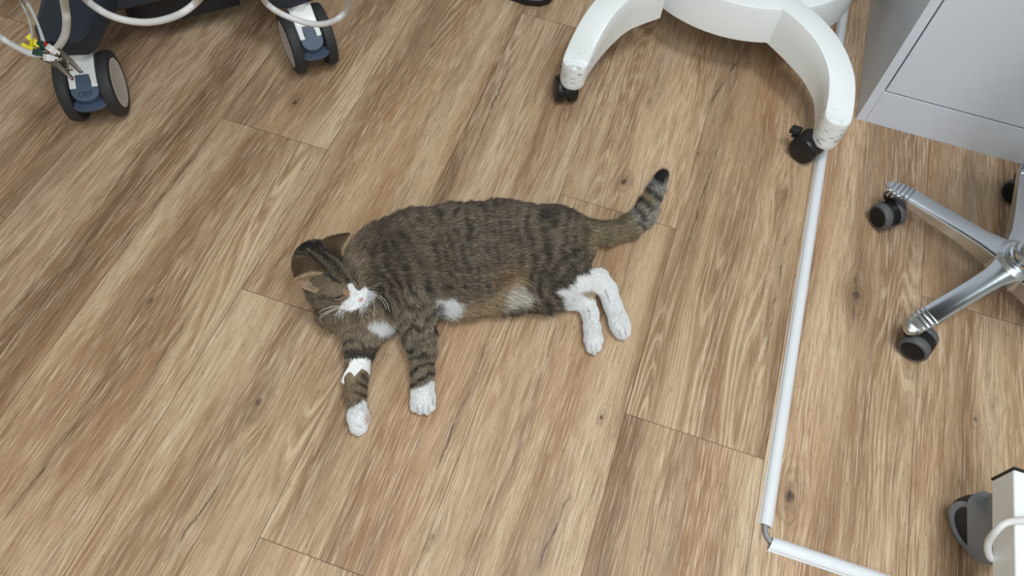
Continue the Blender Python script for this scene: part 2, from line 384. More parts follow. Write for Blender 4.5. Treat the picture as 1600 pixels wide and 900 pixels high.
# ------------------------------------------------------------------ castor of twin wheels
def twin_caster(parent, stem, centre, ang, R=.025, wid=.018, gap=.010, tread=m_tread, hub=m_hub, lever=None, hood=True):
    """centre: ground point below the axle; ang: direction of the axle"""
    ax = Vector((math.cos(ang), math.sin(ang), 0)); c = Vector((centre[0], centre[1], R+.0005))
    bd = MB()
    top = Vector(stem)
    fw = (Vector((top.x, top.y, 0))-Vector((c.x, c.y, 0))); fw = fw.normalized() if fw.length > 1e-4 else Vector((0, 1, 0))
    # body: a hood between the wheels reaching up to the stem
    n = 16; prof = []
    sd = ax.cross(Vector((0, 0, 1)));
    if sd.dot(fw) < 0: sd = -sd
    for i in range(n+1):
        a = PI*i/n; prof.append((math.cos(a)*R*1.0, math.sin(a)*R*1.0))
    pts = []
    for e in (-1, 1):
        for x, z in prof: pts.append(c+ax*(e*(gap/2+.002)) + sd*x + Vector((0, 0, z)))
        pts.append(c+ax*(e*(gap/2+.002)) + sd*(-R*.5) + Vector((0, 0, -R*.35))); pts.append(c+ax*(e*(gap/2+.002)) + sd*(R*.5) + Vector((0, 0, -R*.35)))
    m = n+3
    bd.add(pts, [tuple(range(m)), tuple(range(m, 2*m))[::-1]] + [(i, (i+1) % m, m+(i+1) % m, m+i) for i in range(m)])
    bd.lathe([(-.003, .006), (-.003, .0125), (.004, .0145), (max(.010, top.z-c.z-R*.55), .0135), (max(.010, top.z-c.z-R*.55), .004)], (top.x, top.y, c.z+R*.55), (0, 0, 1), 24)
    b = bd.build('caster_body', hub, parent, bevel=.0015)
    for e in (-1, 1):
        o = c+ax*(e*gap/2); h = wid
        w = MB().lathe([(0, R*.55), (0, R*.92), (h*.15, R*.99), (h*.5, R), (h*.78, R*.985), (h*.95, R*.91), (h, R*.80), (h*.97, R*.76)], o, ax*e, 48).build('wheel', tread, b)
        MB().lathe([(h*.5, R*.5), (h*.97, R*.79), (h*1.0, R*.76), (h*1.04, R*.5), (h*1.05, R*.02)], o, ax*e, 40).build('wheel_cap', hub, w)
    if lever is not None:
        d = Vector((lever[0], lever[1], 0)).normalized(); Rm = Matrix.Rotation(math.atan2(d.y, d.x), 3, 'Z')
        MB().box(c+d*(R+.006)+Vector((0, 0, R*.75)), (.020, .020, .009), Rm@Matrix.Rotation(.25, 3, 'Y')).box(c+d*(R+.002)+Vector((0, 0, R*.30)), (.014, .014, .006), Rm).build('brake_lever', hub, b, bevel=.002)
    return b

# ------------------------------------------------------------------ star base of the stool
def star_base():
    hx, hy = 1.281, 1.006; R = .252
    r = empty('stool', (hx, hy, 0)); tag(r, 'stool with polished aluminium star foot on grey rimmed castors at the right edge', 'stool')
    arms = [(1395, 287, .072), (1428, 508, .072), (1612, 256, .072)]
    tips = []
    for px, py, z in arms: p = G(px, py, z); tips.append((p.x, p.y))
    for k in (3, 4):
        a = math.radians(86.5+72*k); tips.append((hx+R*math.cos(a), hy+R*math.sin(a)))
    hub = MB().lathe([(.045, .020), (.045, .046), (.052, .050), (.080, .047), (.088, .036), (.088, .020)], (hx, hy, 0), (0, 0, 1), 48).build('hub', m_chrome, r)
    MB().lathe([(.086, .010), (.086, .030), (.092, .0315), (.098, .030), (.099, .026), (.105, .026), (.109, .024), (.110, .012)], (hx, hy, 0), (0, 0, 1), 48).build('collar', m_chrome, r)
    MB().lathe([(.108, .005), (.108, .019), (.30, .019), (.30, .0140), (.42, .0140), (.42, .004)], (hx, hy, 0), (0, 0, 1), 40).build('gas_column', m_chrome, r)
    st = MB().lathe([(.42, .02), (.422, .15), (.43, .165), (.455, .17), (.475, .16), (.485, .12), (.49, .02)], (hx, hy, 0), (0, 0, 1), 48).build('seat', mat('black_vinyl_seat', srgb(40, 40, 44), .5, noise=.05), r)
    for i, (tx, ty) in enumerate(tips):
        d = Vector((tx-hx, ty-hy, 0)); L = d.length+.010; d.normalize(); s = Vector((-d.y, d.x, 0))
        # stations: distance, half width, top z, bottom z
        stt = [(.015, .030, .083, .046), (.045, .0255, .082, .046), (.070, .0205, .0805, .048), (.11, .0190, .079, .051), (.16, .0185, .077, .053), (L-.062, .0185, .0755, .054), (L-.050, .0185, .0750, .054)]
        # ridged toe
        nR = 5
        for k in range(nR):
            b0 = L-.048+k*.0085
            wv = [.0185, .0185, .0180, .0165, .0130][k]
            stt += [(b0, wv, .0726-.0012*k, .053), (b0+.0028, wv, .0762-.0016*k, .053), (b0+.0058, wv, .0758-.0017*k, .053)]
        stt += [(L-.0045, .0095, .067, .053), (L-.001, .005, .065, .0535)]
        v = []; f = []
        for x, w, zt, zb in stt:
            cr = .0035*min(1, w/.018)
            P = Vector((hx, hy, 0))+d*x
            ring = [(-w*.86, zb), (-w, zb+.004), (-w, zt-.0035), (-w+cr*.4, zt-.0012), (-w+cr, zt-.0003), (-w*.4, zt+.0004), (w*.4, zt+.0004), (w-cr, zt-.0003), (w-cr*.4, zt-.0012), (w, zt-.0035), (w, zb+.004), (w*.86, zb)]
            for a, z in ring: v.append(P+s*a+Vector((0, 0, z)))
        n = 12
        for j in range(len(stt)-1):
            for q in range(n): f.append((j*n+q, j*n+(q+1) % n, (j+1)*n+(q+1) % n, (j+1)*n+q))
        f.append(tuple(range(n))); f.append(tuple((len(stt)-1)*n+q for q in range(n))[::-1])
        arm = MB().add(v, f).build('leg', m_chrome, r, angle=28)
        stem = Vector((hx, hy, 0))+d*(L-.022); stem.z = .055
        if i == 0: p = (G(1403, 331, .025)+G(1369, 341, .025))/2; a = math.atan2(*(G(1369, 341, .025)-G(1403, 331, .025)).yx)
        elif i == 1: p = (G(1448, 520, .025)+G(1420, 552, .025))/2; a = math.atan2(*(G(1418, 552, .025)-G(1440, 520, .025)).yx)
        elif i == 2: p = G(1594, 298, .025); a = math.atan2(*(G(1369, 341, .025)-G(1403, 331, .025)).yx)
        else: p = stem+Vector((.012, -.012, 0)); a = 1.+i
        MB().lathe([(.0, .006), (.0, .0125), (.0065, .0150), (.010, .0155)], (stem.x, stem.y, .0465), (0, 0, 1), 24).build('stem_cap', m_chrome, arm)
        twin_caster(arm, (stem.x, stem.y, .050), (p.x, p.y), a, R=.026, wid=.017, gap=.014)
star_base()

# ------------------------------------------------------------------ white pedestal foot
def white_base():
    cx, cy, R = .668, 1.602, .25
    r = empty('pedestal_base', (cx, cy, 0)); tag(r, 'white lacquered pedestal foot with curved arms on black braked castors at the top', 'pedestal')
    prof = [(.100, .05), (.100, R-.004), (.104, R), (.180, R), (.185, R-.0015), (.1875, R-.006), (.191, .13), (.194, .09), (.194, .01)]
    MB().lathe(prof, (cx, cy, 0), (0, 0, 1), 96).build('hub', m_white, r, angle=40)
    MB().lathe([(.19, .02), (.19, .065), (.21, .05), (.5, .045), (.68, .045), (.68, .01)], (cx, cy, 0), (0, 0, 1), 48).build('column', m_white, r)
    MB().lathe([(.68, .03), (.68, .19), (.705, .20), (.71, .19), (.71, .03)], (cx, cy, 0), (0, 0, 1), 64).build('top_plate', m_white, r)
    L = [(1035, -40, .188), (985, -22, .188), (955, 0, .184), (932, 28, .170), (914, 60, .145), (904, 82, .124), (900, 93, .113)]
    Rr = [(1205, -20, .188), (1240, 8, .188), (1274, 38, .184), (1300, 72, .172), (1315, 112, .154), (1316, 150, .136), (1311, 180, .122)]
    feet = []
    paths = []
    for P in (L, Rr):
        paths.append([G(*p) for p in P])
    # back pair mirrored through the centre line of the pedestal
    for P in list(paths): paths.append([Vector((p.x, 2*cy-p.y, p.z)) for p in P])
    for qi, P in enumerate(paths):
        pts, _ = spline([p.copy() for p in P], [0]*len(P), 6)
        n = len(pts); v = []; f = []; ring_n = 10
        hw = .0262
        st = []
        for i, p in enumerate(pts):
            t = (pts[min(i+1, n-1)]-pts[max(i-1, 0)]); t.z = 0; t.normalize()
            u = i/(n-1)
            zb = .100-(.036 if qi in (0, 2) else .040)*max(0, (u-.15)/.85)**1.2
            st.append((Vector((p.x, p.y, 0)), t, hw, p.z, zb))
        p, t, _, zt, zb = st[-1]
        for a in (20, 40, 58, 72, 82, 88):
            a = math.radians(a); st.append((p+t*hw*math.sin(a), t, hw*math.cos(a)+.0003, zt-.001, zb-.001*math.sin(a)))
        for p, t, w, zt, zb in st:
            s = Vector((-t.y, t.x, 0)); b = min(.004, w*.5)
            for a, z in [(-w, zb), (-w, (zb+zt)/2), (-w, zt-.004), (-w+b*.3, zt-.0012), (-w+b, zt), (w-b, zt), (w-b*.3, zt-.0012), (w, zt-.004), (w, (zb+zt)/2), (w, zb)]:
                v.append(p+s*a+Vector((0, 0, z)))
        m = len(st)
        for j in range(m-1):
            for q in range(ring_n): f.append((j*ring_n+q, j*ring_n+(q+1) % ring_n, (j+1)*ring_n+(q+1) % ring_n, (j+1)*ring_n+q))
        f.append(tuple(range(ring_n))); f.append(tuple((m-1)*ring_n+q for q in range(ring_n))[::-1])
        leg = MB().add(v, f).build('leg', m_white_worn, r, angle=40)
        p, t, _, zt, zb = st[n-1]
        MB().lathe([(0, .01), (0, .0245), (.008, .0258), (.0095, .0250), (.0095, .01)], (p.x, p.y, zb-.0085), (0, 0, 1), 40).build('foot_ring', m_white, leg)
        feet.append((p.copy(), zb-.008, leg, t))
    c0, z0, leg, t = feet[0]
    twin_caster(leg, (c0.x, c0.y, z0), (c0.x-.012, c0.y+.004), math.radians(25), R=.028, wid=.018, gap=.010, tread=m_black, hub=m_black, lever=(-.4, 1))
    c0, z0, leg, t = feet[1]
    q = G(1256, 231, .028)
    twin_caster(leg, (c0.x, c0.y, z0), (q.x+.006, q.y+.006), math.radians(62), R=.029, wid=.018, gap=.012, tread=m_black, hub=m_black, lever=(-1, .35))
    for c0, z0, leg, t in feet[2:]:
        twin_caster(leg, (c0.x, c0.y, z0), (c0.x, c0.y+.01), .5, R=.025, wid=.016, gap=.010, tread=m_black, hub=m_black)

def worn_white():
    m = mat('worn_white_lacquer', srgb(236, 240, 240), .32, coat=.1)
    nt = m.node_tree; b = nt.nodes['Principled BSDF']; N = nt.nodes
    tc = N.new('ShaderNodeTexCoord'); mp = N.new('ShaderNodeMapping'); mp.inputs['Scale'].default_value = (60, 60, 300)
    n = N.new('ShaderNodeTexNoise'); n.inputs['Scale'].default_value = 1; n.inputs['Detail'].default_value = 4
    nt.links.new(tc.outputs['Object'], mp.inputs[0]); nt.links.new(mp.outputs[0], n.inputs['Vector'])
    g = N.new('ShaderNodeNewGeometry'); sp = N.new('ShaderNodeSeparateXYZ'); nt.links.new(g.outputs['Position'], sp.inputs[0])
    mr = N.new('ShaderNodeMapRange'); mr.inputs[1].default_value = .13; mr.inputs[2].default_value = .10; nt.links.new(sp.outputs[2], mr.inputs[0])
    m2 = N.new('ShaderNodeMapRange'); m2.inputs[1].default_value = .60; m2.inputs[2].default_value = .66; nt.links.new(n.outputs['Fac'], m2.inputs[0])
    mm = N.new('ShaderNodeMath'); mm.operation = 'MULTIPLY'; nt.links.new(mr.outputs[0], mm.inputs[0]); nt.links.new(m2.outputs[0], mm.inputs[1])
    mz = N.new('ShaderNodeMapRange'); mz.inputs[1].default_value = 1.25; mz.inputs[2].default_value = 1.215; nt.links.new(sp.outputs[1], mz.inputs[0])
    mm0 = mm; mm = N.new('ShaderNodeMath'); mm.operation = 'MULTIPLY'; nt.links.new(mm0.outputs[0], mm.inputs[0]); nt.links.new(mz.outputs[0], mm.inputs[1])
    mx = N.new('ShaderNodeMixRGB'); mx.inputs[1].default_value = srgb(236, 240, 240)+(1,); mx.inputs[2].default_value = srgb(120, 116, 110)+(1,)
    nt.links.new(mm.outputs[0], mx.inputs[0]); nt.links.new(mx.outputs[0], b.inputs['Base Color'])
    return m
m_white_worn = worn_white()
white_base()

# ------------------------------------------------------------------ cart at the top left
def big_caster(parent, pL, pR, R, wth, off, fork_top, name='caster', text=False):
    """pL, pR ground contacts of the left and right wheel, seen from the front"""
    A = Vector((pL[0], pL[1], 0)); B = Vector((pR[0], pR[1], 0)); ax = (B-A).normalized(); mid = (A+B)/2+Vector((0, 0, R+.0005))
    fr = Vector((ax.y, -ax.x, 0))                       # towards the front (pedal side)
    half = (B-A).length/2
    up = Vector((0, 0, 1))
    gapw = half-wth/2-.0015                              # half width of the housing
    # housing: white arched shell between the wheels, rising to the stem at the back
    def P(a, b, c): return mid+ax*a+fr*b+up*c
    hs = MB()
    prof = [(.030, .000), (.032, .018), (.026, .040), (.014, .053), (-.004, .063), (-.022, .074), (-.045, .076), (-.052, .060), (-.045, .015), (-.02, -.005), (.02, -.010)]
    prof = [(b*R/.0625, c*R/.0625) for b, c in prof]
    pts = [P(-gapw, b, c) for b, c in prof]+[P(gapw, b, c) for b, c in prof]; n = len(prof)
    hs.add(pts, [tuple(range(n)), tuple(range(n, 2*n))[::-1]]+[(i, (i+1) % n, n+(i+1) % n, n+i) for i in range(n)])
    stp = P(0, -.022*R/.0625, .060*R/.0625)
    hs.lathe([(0, .01), (0, gapw*.8), (max(.01, fork_top-stp.z), gapw*.8), (max(.01, fork_top-stp.z), .01)], stp, up, 32)
    for e in (-1, 1):
        a0, a1 = sorted((e*gapw*.52, e*gapw*.999)); q_ = R/.0625
        pp = [(.012, .052), (.012, .040), (.034, .026), (.041, .034)]
        vv = [P(aa, b*q_, c*q_) for aa in (a0, a1) for b, c in pp]
        hs.add(vv, [(0, 1, 2, 3), (7, 6, 5, 4)]+[(i, (i+1) % 4, 4+(i+1) % 4, 4+i) for i in range(4)])
    h = hs.build('caster_housing', m_fork, parent, bevel=.002)
    # pedal: blue grey toe plate in front with a curved lip
    q = R/.0625
    n = 14
    def plate(outline, zc0, thick, tilt, mb):
        # outline in (a, b) with plate laid on a slope going down to the front
        top = []; bot = []
        for a, b in outline:
            base = P(a, b, zc0-(b-.03*q)*tilt)
            top.append(base); bot.append(base-up*thick+fr*(-thick*.3))
        k = len(outline)
        mb.add(top+bot, [tuple(range(k)), tuple(range(k, 2*k))[::-1]]+[(i, (i+1) % k, k+(i+1) % k, k+i) for i in range(k)])
    pd = MB()
    gw = gapw*.98
    arc = [(gw*math.cos(t), (.045+.015*math.sin(t))*q) for t in np.linspace(0, PI, n)]
    plate(arc+[(-gw, .036*q), (-gw*.5, .036*q), (-gw*.5, .020*q), (gw*.5, .020*q), (gw*.5, .036*q), (gw, .036*q)], .0405*q, .012, .72, pd)
    pe = pd.build('brake_pedal', m_pedal, h, bevel=.0012)
    lip = MB()
    gl = half-wth*.30
    o1 = [(gl*math.cos(t), (.056+.015*math.sin(t))*q) for t in np.linspace(0, PI, n)]
    plate(o1+[(-gw*.9, .043*q), (gw*.9, .043*q)], .012*q, .007, .15, lip)
    lip.build('release_lip', m_pedal, h, bevel=.0012)
    for e, nm in ((-1, 'l'), (1, 'r')):
        o = mid+ax*(e*half); w2 = wth/2
        t = MB().lathe([(-w2, R*.72), (-w2, R*.94), (-w2*.75, R*.985), (-w2*.2, R), (w2*.4, R*.995), (w2*.85, R*.965), (w2, R*.90), (w2*1.0, R*.76), (w2*.9, R*.72)], o, ax*e, 64).build('wheel', m_tyre, h)
        MB().lathe([(-w2*.8, R*.3), (-w2*.8, R*.73), (w2*.80, R*.755), (w2*1.02, R*.745), (w2*1.08, R*.70), (w2*1.0, R*.64), (w2*1.02, R*.02)], o, ax*e, 56).build('wheel_cover', m_disc, t)
    if text:
        cu = bpy.data.curves.new('off_text', 'FONT'); cu.body = 'OFF'; cu.size = .0145*q; cu.extrude = .0004; cu.align_x = 'CENTER'; cu.align_y = 'CENTER'
        tmp = bpy.data.objects.new('t', cu); C.objects.link(tmp); dg = bpy.context.evaluated_depsgraph_get()
        me = bpy.data.meshes.new_from_object(tmp.evaluated_get(dg)); bpy.data.objects.remove(tmp)
        xd = ax; yd = (-fr+up*.72).normalized(); zd = xd.cross(yd)
        c = P(0, .050*q, .0405*q-(.050*q-.03*q)*.72)+zd*.0006
        Mx = Matrix(((xd.x, yd.x, zd.x, c.x), (xd.y, yd.y, zd.y, c.y), (xd.z, yd.z, zd.z, c.z), (0, 0, 0, 1)))
        me.transform(Mx); o = bpy.data.objects.new('raised_lettering', me); C.objects.link(o)
        me.transform(Matrix.Translation(-parent.location)); o.parent = parent; me.materials.append(m_letter)
    return h
m_fork = mat('white_painted_fork', srgb(228, 230, 230), .3, noise=.02)
m_letter = mat('pedal_lettering', srgb(38, 48, 66), .5)

def cart():
    r = empty('medical_cart', (-.30, 1.0, 0)); tag(r, 'dark navy medical cart with big white forked castors in the top left corner', 'cart')
    TZ = .185
    top = [G(67, 0, TZ), G(53, 44, TZ), G(60, 64, TZ), G(124, 64, TZ), G(134, 55, TZ), G(158, -8, TZ)]
    back = [G(330, -70, TZ), G(330, -300, TZ), G(120, -300, TZ), G(86, -60, TZ)]
    def leg(points, z0, z1, bev, inset=.0):
        return MB().prism([(p.x, p.y) for p in points], z0, z1).build('leg', m_navy, r, bevel=bev)
    # each leg is a wedge that widens downwards: chamfered side skirt round a raised top
    def wedge(tp, out, zt, zs, zb):
        n = len(tp); v = [Vector((p.x, p.y, zt)) for p in tp]+[Vector((p.x, p.y, zs)) for p in out]+[Vector((p.x, p.y, zb)) for p in out]
        f = [tuple(range(n)), tuple(range(2*n, 3*n))[::-1]]
        for k in (0, 1):
            f += [(k*n+i, k*n+(i+1) % n, (k+1)*n+(i+1) % n, (k+1)*n+i) for i in range(n)]
        return MB().add(v, f).build('leg', m_navy, r, bevel=.004, seg=3)
    ZS, ZB = .172, .142
    wedge([G(80, -60, TZ), G(67, 0, TZ), G(55, 42, TZ), G(62, 64, TZ), G(124, 64, TZ), G(134, 55, TZ), G(158, -8, TZ), G(175, -60, TZ)],
          [G(72, -60, ZS), G(64, 0, ZS), G(53, 46, ZS), G(62, 69, ZS), G(128, 67, ZS), G(143, 58, ZS), G(170, 2, ZS), G(192, -50, ZS)], TZ, ZS, ZB)
    zz = .120
    wedge([G(330, -70, TZ), G(392, -30, TZ), G(426, -18, TZ), G(440, -18, TZ), G(482, -30, TZ), G(478, -80, TZ)],
          [G(330, -60, ZS), G(405, -14, ZS), G(432, -6, ZS), G(450, -6, ZS), G(490, -20, ZS), G(490, -80, ZS)], TZ, ZS, ZB)
    # body of the cart between the legs, and the dark tray hung below it
    a, b, c, d = G(158, 8, .15), G(290, -22, .15), G(420, -60, .15), G(470, -110, .15)
    e, f, g = G(440, -420, .15), G(120, -420, .15), G(80, -80, .15)
    MB().prism([(p.x, p.y) for p in (a, b, c, d, e, f, g)], .125, .62).build('chassis', m_navy, r, bevel=.01)
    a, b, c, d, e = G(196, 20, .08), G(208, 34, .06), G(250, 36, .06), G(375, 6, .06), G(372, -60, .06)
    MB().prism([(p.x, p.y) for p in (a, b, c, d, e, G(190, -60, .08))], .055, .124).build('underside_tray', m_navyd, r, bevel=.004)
    MB().box((-.30, 1.42, .64), (.52, .40, .03)).build('shelf', m_navy, r, bevel=.008)
    big_caster(r, G(133, 175), G(196, 167), .0625, .022, 0, .142, text=True)
    big_caster(r, G(464, 104), G(513, 90), .0625, .021, 0, .142)
    return r
cart()

# ------------------------------------------------------------------ cables and electrode clips on the cart
def cable(name, pts, r, m, label, cat='cable', group=None):
    o = MB().tube([G(*p) for p in pts], r, smooth=8).build(name, m, org=G(*pts[0])); tag(o, label, cat, group); return o
cable('cable', [(135, -60, .60), (128, -10, .34), (160, 18, .30), (198, 32, .28), (240, 34, .28), (283, 21, .30), (314, -6, .34), (330, -60, .6)], .0058, m_cable, 'pale cable looping low under the cart between its two castors')
cable('cable', [(395, -60, .6), (410, -4, .30), (430, 16, .26), (463, 31, .24), (497, 38, .24), (527, 30, .26), (545, 8, .30), (552, -60, .6)], .0052, m_cable, 'pale cable looping across the right white castor of the cart')
cable('cable', [(97, -60, .6), (100, 0, .36), (104, 30, .30), (101, 56, .26), (88, 76, .235), (72, 84, .225), (50, 84, .22), (25, 73, .22), (0, 57, .23), (-40, 22, .3)], [.0062]*4+[.0058]*3+[.0052]*3, m_cable, 'thick pale cable hanging down to the clips and away to the left edge')

m_yel = mat('yellow_clip_plastic', srgb(240, 222, 40), .4); m_grn = mat('dark_green_clip_plastic', srgb(14, 56, 40), .6, spec=.25)
m_red = mat('red_sleeve', srgb(170, 28, 34), .45); m_whc = mat('white_clip_plastic', srgb(222, 220, 218), .4)
def clip(col, h0, h1, jaw, zz, spread, label, sleeve, wire, jo=0.):
    """h0: finger end of the handle, h1: pivot, jaw: jaw tip (photo positions)"""
    A = G(*h0, zz+.012); P = G(*h1, zz); J = G(*jaw, zz-.02)
    r = empty('electrode_clip', P); tag(r, label, 'clip', 'electrode clips hanging beside the cart')
    d = (J-P).normalized(); view = (Vector(CAM)-P).normalized(); s = d.cross(view).normalized(); n = s.cross(d)
    hd = (A-P).normalized(); hs = hd.cross(view).normalized()
    L = (A-P).length
    for e in (1, -1):
        mb = MB()
        a0 = P+hs*(e*.004); a1 = A+hs*(e*(.0045+spread))
        Rm = Matrix((hd, hs, hd.cross(hs))).transposed()
        q = (a1-a0).normalized(); Rm = Matrix((q, q.cross(view).normalized(), q.cross(q.cross(view)).normalized())).transposed()
        mb.box((a0+a1)/2, ((a1-a0).length, .0088, .013), Rm)
        mb.box(a1-q*.002, (.007, .0105, .015), Rm)
        mb.build('grip', col, r, bevel=.001)
    LJ = (J-P).length
    for e in (1, -1):
        tip = J+s*(e*(.0025+jo))+n*.001; b = P+s*(e*.006)
        q = (tip-b).normalized(); w = q.cross(view).normalized(); u = w.cross(q)
        v = []
        for k, (t, hw, hh) in enumerate([(-.15, .0050, .006), (.1, .0070, .007), (.35, .0064, .0065), (.7, .0046, .0055), (1., .0030, .004)]):
            c = b+q*(LJ*t)
            v += [c+w*(e*hw)+u*-hh, c+w*(e*hw)+u*hh, c-w*(e*.2*hw)+u*hh, c-w*(e*.2*hw)-u*hh]
        f = [(4*i+j, 4*i+(j+1) % 4, 4*i+4+(j+1) % 4, 4*i+4+j) for i in range(4) for j in range(4)]+[(0, 1, 2, 3), (16, 17, 18, 19)]
        jw = MB().add(v, f)
        for t in np.linspace(.45, .95, 9): jw.box(b+q*(LJ*t)-w*(e*.0016), (.0011, .0022, .006), Matrix((q, w, u)).transposed())
        jw.build('jaw', m_steel, r, bevel=.0004, seg=1)
    MB().lathe([(-.009, .001), (-.009, .0035), (.009, .0035), (.009, .001)], P, n, 16).build('pivot', m_steel, r)
    sp = []
    for k in range(40):
        a = k*.9; sp.append(P+d*(.004)+n*(-.006+.012*k/39)+(d*math.cos(a)+s*math.sin(a))*.0042)
    MB().tube(sp, .0006, seg=6, smooth=0).build('spring', m_steel, r)
    # sleeve and lead
    w0, w1 = wire[0], wire[-1]
    S0 = G(*w0); S1 = G(*sleeve[0], zz+.008)
    MB().tube([S1, (S0+S1)/2, S0], [.0042, .0034, .0022], smooth=2).build('strain_sleeve', sleeve[1], r)
    MB().tube([G(*p) for p in wire], .0016, smooth=8, seg=8).build('lead_wire', m_wire, r)
clip(m_yel, (41, 65), (64, 79), (104, 108), .205, .005, 'yellow handled crocodile clip, leftmost of the clips hanging beside the cart', ((50, 70), m_yel), [(50, 62, .225), (49, 45, .24), (42, 22, .26), (28, -6, .30), (10, -60, .5)])
clip(m_grn, (57, 73), (78, 84), (110, 112), .225, .0045, 'dark green handled crocodile clip between the yellow and the white clip', ((66, 76), m_grn), [(66, 64, .245), (60, 42, .26), (50, 20, .28), (36, -6, .31), (20, -60, .5)])
clip(m_whc, (74, 82), (90, 88), (121, 119), .250, .004, 'white handled crocodile clip with a red sleeve and steel jaws pointing at the castor', ((78, 80), m_red), [(70, 66, .262), (62, 44, .28), (53, 22, .30), (40, -6, .33), (25, -60, .5)], jo=.006)

# ------------------------------------------------------------------ device stand at the lower right
def stand():
    x0 = 1.1870; zt, zb = .20, .15; yE = .532
    r = empty('device_stand', (x0+.03, .3, 0)); tag(r, 'white boxy stand beam on a grey castor at the lower right corner', 'stand')
    MB().box((x0+.0325, yE-.6, (zt+zb)/2), (.065, 1.2, zt-zb)).build('beam', m_white, r, bevel=.0025)
    MB().box((x0+.0325, yE+.0018, (zt+zb)/2), (.066, .0035, zt-zb+.001)).build('end_cap', m_black, r, bevel=.0005)
    MB().box((x0+.0325, -.10, .44), (.05, .05, .48)).build('post', m_white, r, bevel=.003)
    R = .049; w0 = G(1533, 826, R)
    for yy in (w0.y, -.55):
        cx, cy = w0.x, yy; ang = math.radians(-142); ax = Vector((math.cos(ang), math.sin(ang), 0))
        o = Vector((cx, cy, R+.0005)); sd = ax.cross(Vector((0, 0, 1))); sw = o-ax*.020
        dm = MB().lathe([(.0, .006), (.0, .024), (.006, .034), (.020, .038), (.034, .036), (.044, .030), (.050, .024), (.050, .006)], (sw.x, sw.y, .080), (0, 0, 1), 40)
        # hood: a cover that wraps the upper part of the wheel, inside and outside
        n = 26; prof = [(-.030, .60), (-.026, .92), (-.014, 1.10), (.004, 1.12), (.016, 1.00), (.0215, .74), (.0225, .35)]; pts = []
        for e, rr in prof:
            for i in range(n+1):
                t = i/n; a = math.radians(-58+205*t)
                pts.append(o+Vector((0, 0, .004))+ax*e+sd*(-math.cos(a)*R*rr*(1. if rr > .8 else .95))+Vector((0, 0, math.sin(a)*R*rr)))
        m = n+1; k = len(prof)
        dm.add(pts, [tuple(range(m)), tuple((k-1)*m+i for i in range(m))[::-1]]+[(j*m+i, j*m+(i+1) % m, (j+1)*m+(i+1) % m, (j+1)*m+i) for j in range(k-1) for i in range(m)])
        h = dm.build('caster_housing', m_shell, r, bevel=.0015)
        MB().lathe([(0, .005), (0, .022), (.010, .022), (.016, .019), (.018, .005)], (sw.x, sw.y, .1305), (0, 0, 1), 40).build('swivel_cap', m_chan, h)
        t = MB().lathe([(-.012, R*.6), (-.012, R*.93), (-.007, R), (.006, R), (.012, R*.96), (.013, R*.92), (.012, R*.6)], o, ax, 64).build('wheel', m_tyre, h)
        MB().lathe([(.004, R*.70), (.0130, R*.74), (.0150, R*.82), (.0140, R*.93), (.004, R*.92)], o, ax, 64).build('wheel_rim', m_shell, t)
        MB().lathe([(-.004, .004), (-.004, R*.74), (.006, R*.70), (.008, R*.3), (.008, .004)], o, ax, 40).build('wheel_disc', m_tread, t)
    o = cable('cable', [(1660, 812, .215), (1600, 813, .206), (1572, 817, .206), (1556, 830, .196), (1545, 846, .176), (1544, 862, .160), (1552, 874, .147), (1580, 870, .135)], .0046, m_cable, 'white cable looped over the stand beam in the lower right corner')
stand()

# ------------------------------------------------------------------ shoe at the top edge
def shoe():
    c = G(822, -28, .02); d = (G(852, -2, .02)-G(780, -22, .02)); a = math.atan2(d.y, d.x)
    r = empty('shoe', (c.x, c.y, 0)); tag(r, 'shoe with black rim and cream middle cut off by the top edge', 'shoe')
    ol = [(-.13, 0), (-.125, .024), (-.10, .033), (-.05, .033), (0, .034), (.05, .042), (.09, .046), (.12, .038), (.137, .018), (.141, 0), (.137, -.018), (.12, -.036), (.09, -.045), (.05, -.042), (0, -.034), (-.05, -.033), (-.10, -.033), (-.125, -.024)]
    tip = G(857, 2, .004)
    off = Vector((tip.x, tip.y, 0))-Vector((math.cos(a)*.132, math.sin(a)*.132, 0))-Vector((-math.sin(a)*-.012, math.cos(a)*-.012, 0))
    def tr(s, dx=0): return [(off.x+(x*s+dx)*math.cos(a)-y*s*math.sin(a), off.y+(x*s+dx)*math.sin(a)+y*s*math.cos(a)) for x, y in ol]
    MB().prism(tr(1.), .0005, .020).build('sole', m_black, r, bevel=.005)
    MB().prism(tr(.88), .020, .034).build('upper', mat('cream_leather', srgb(206, 200, 182), .6, noise=.04), r, bevel=.009, seg=5)
shoe()

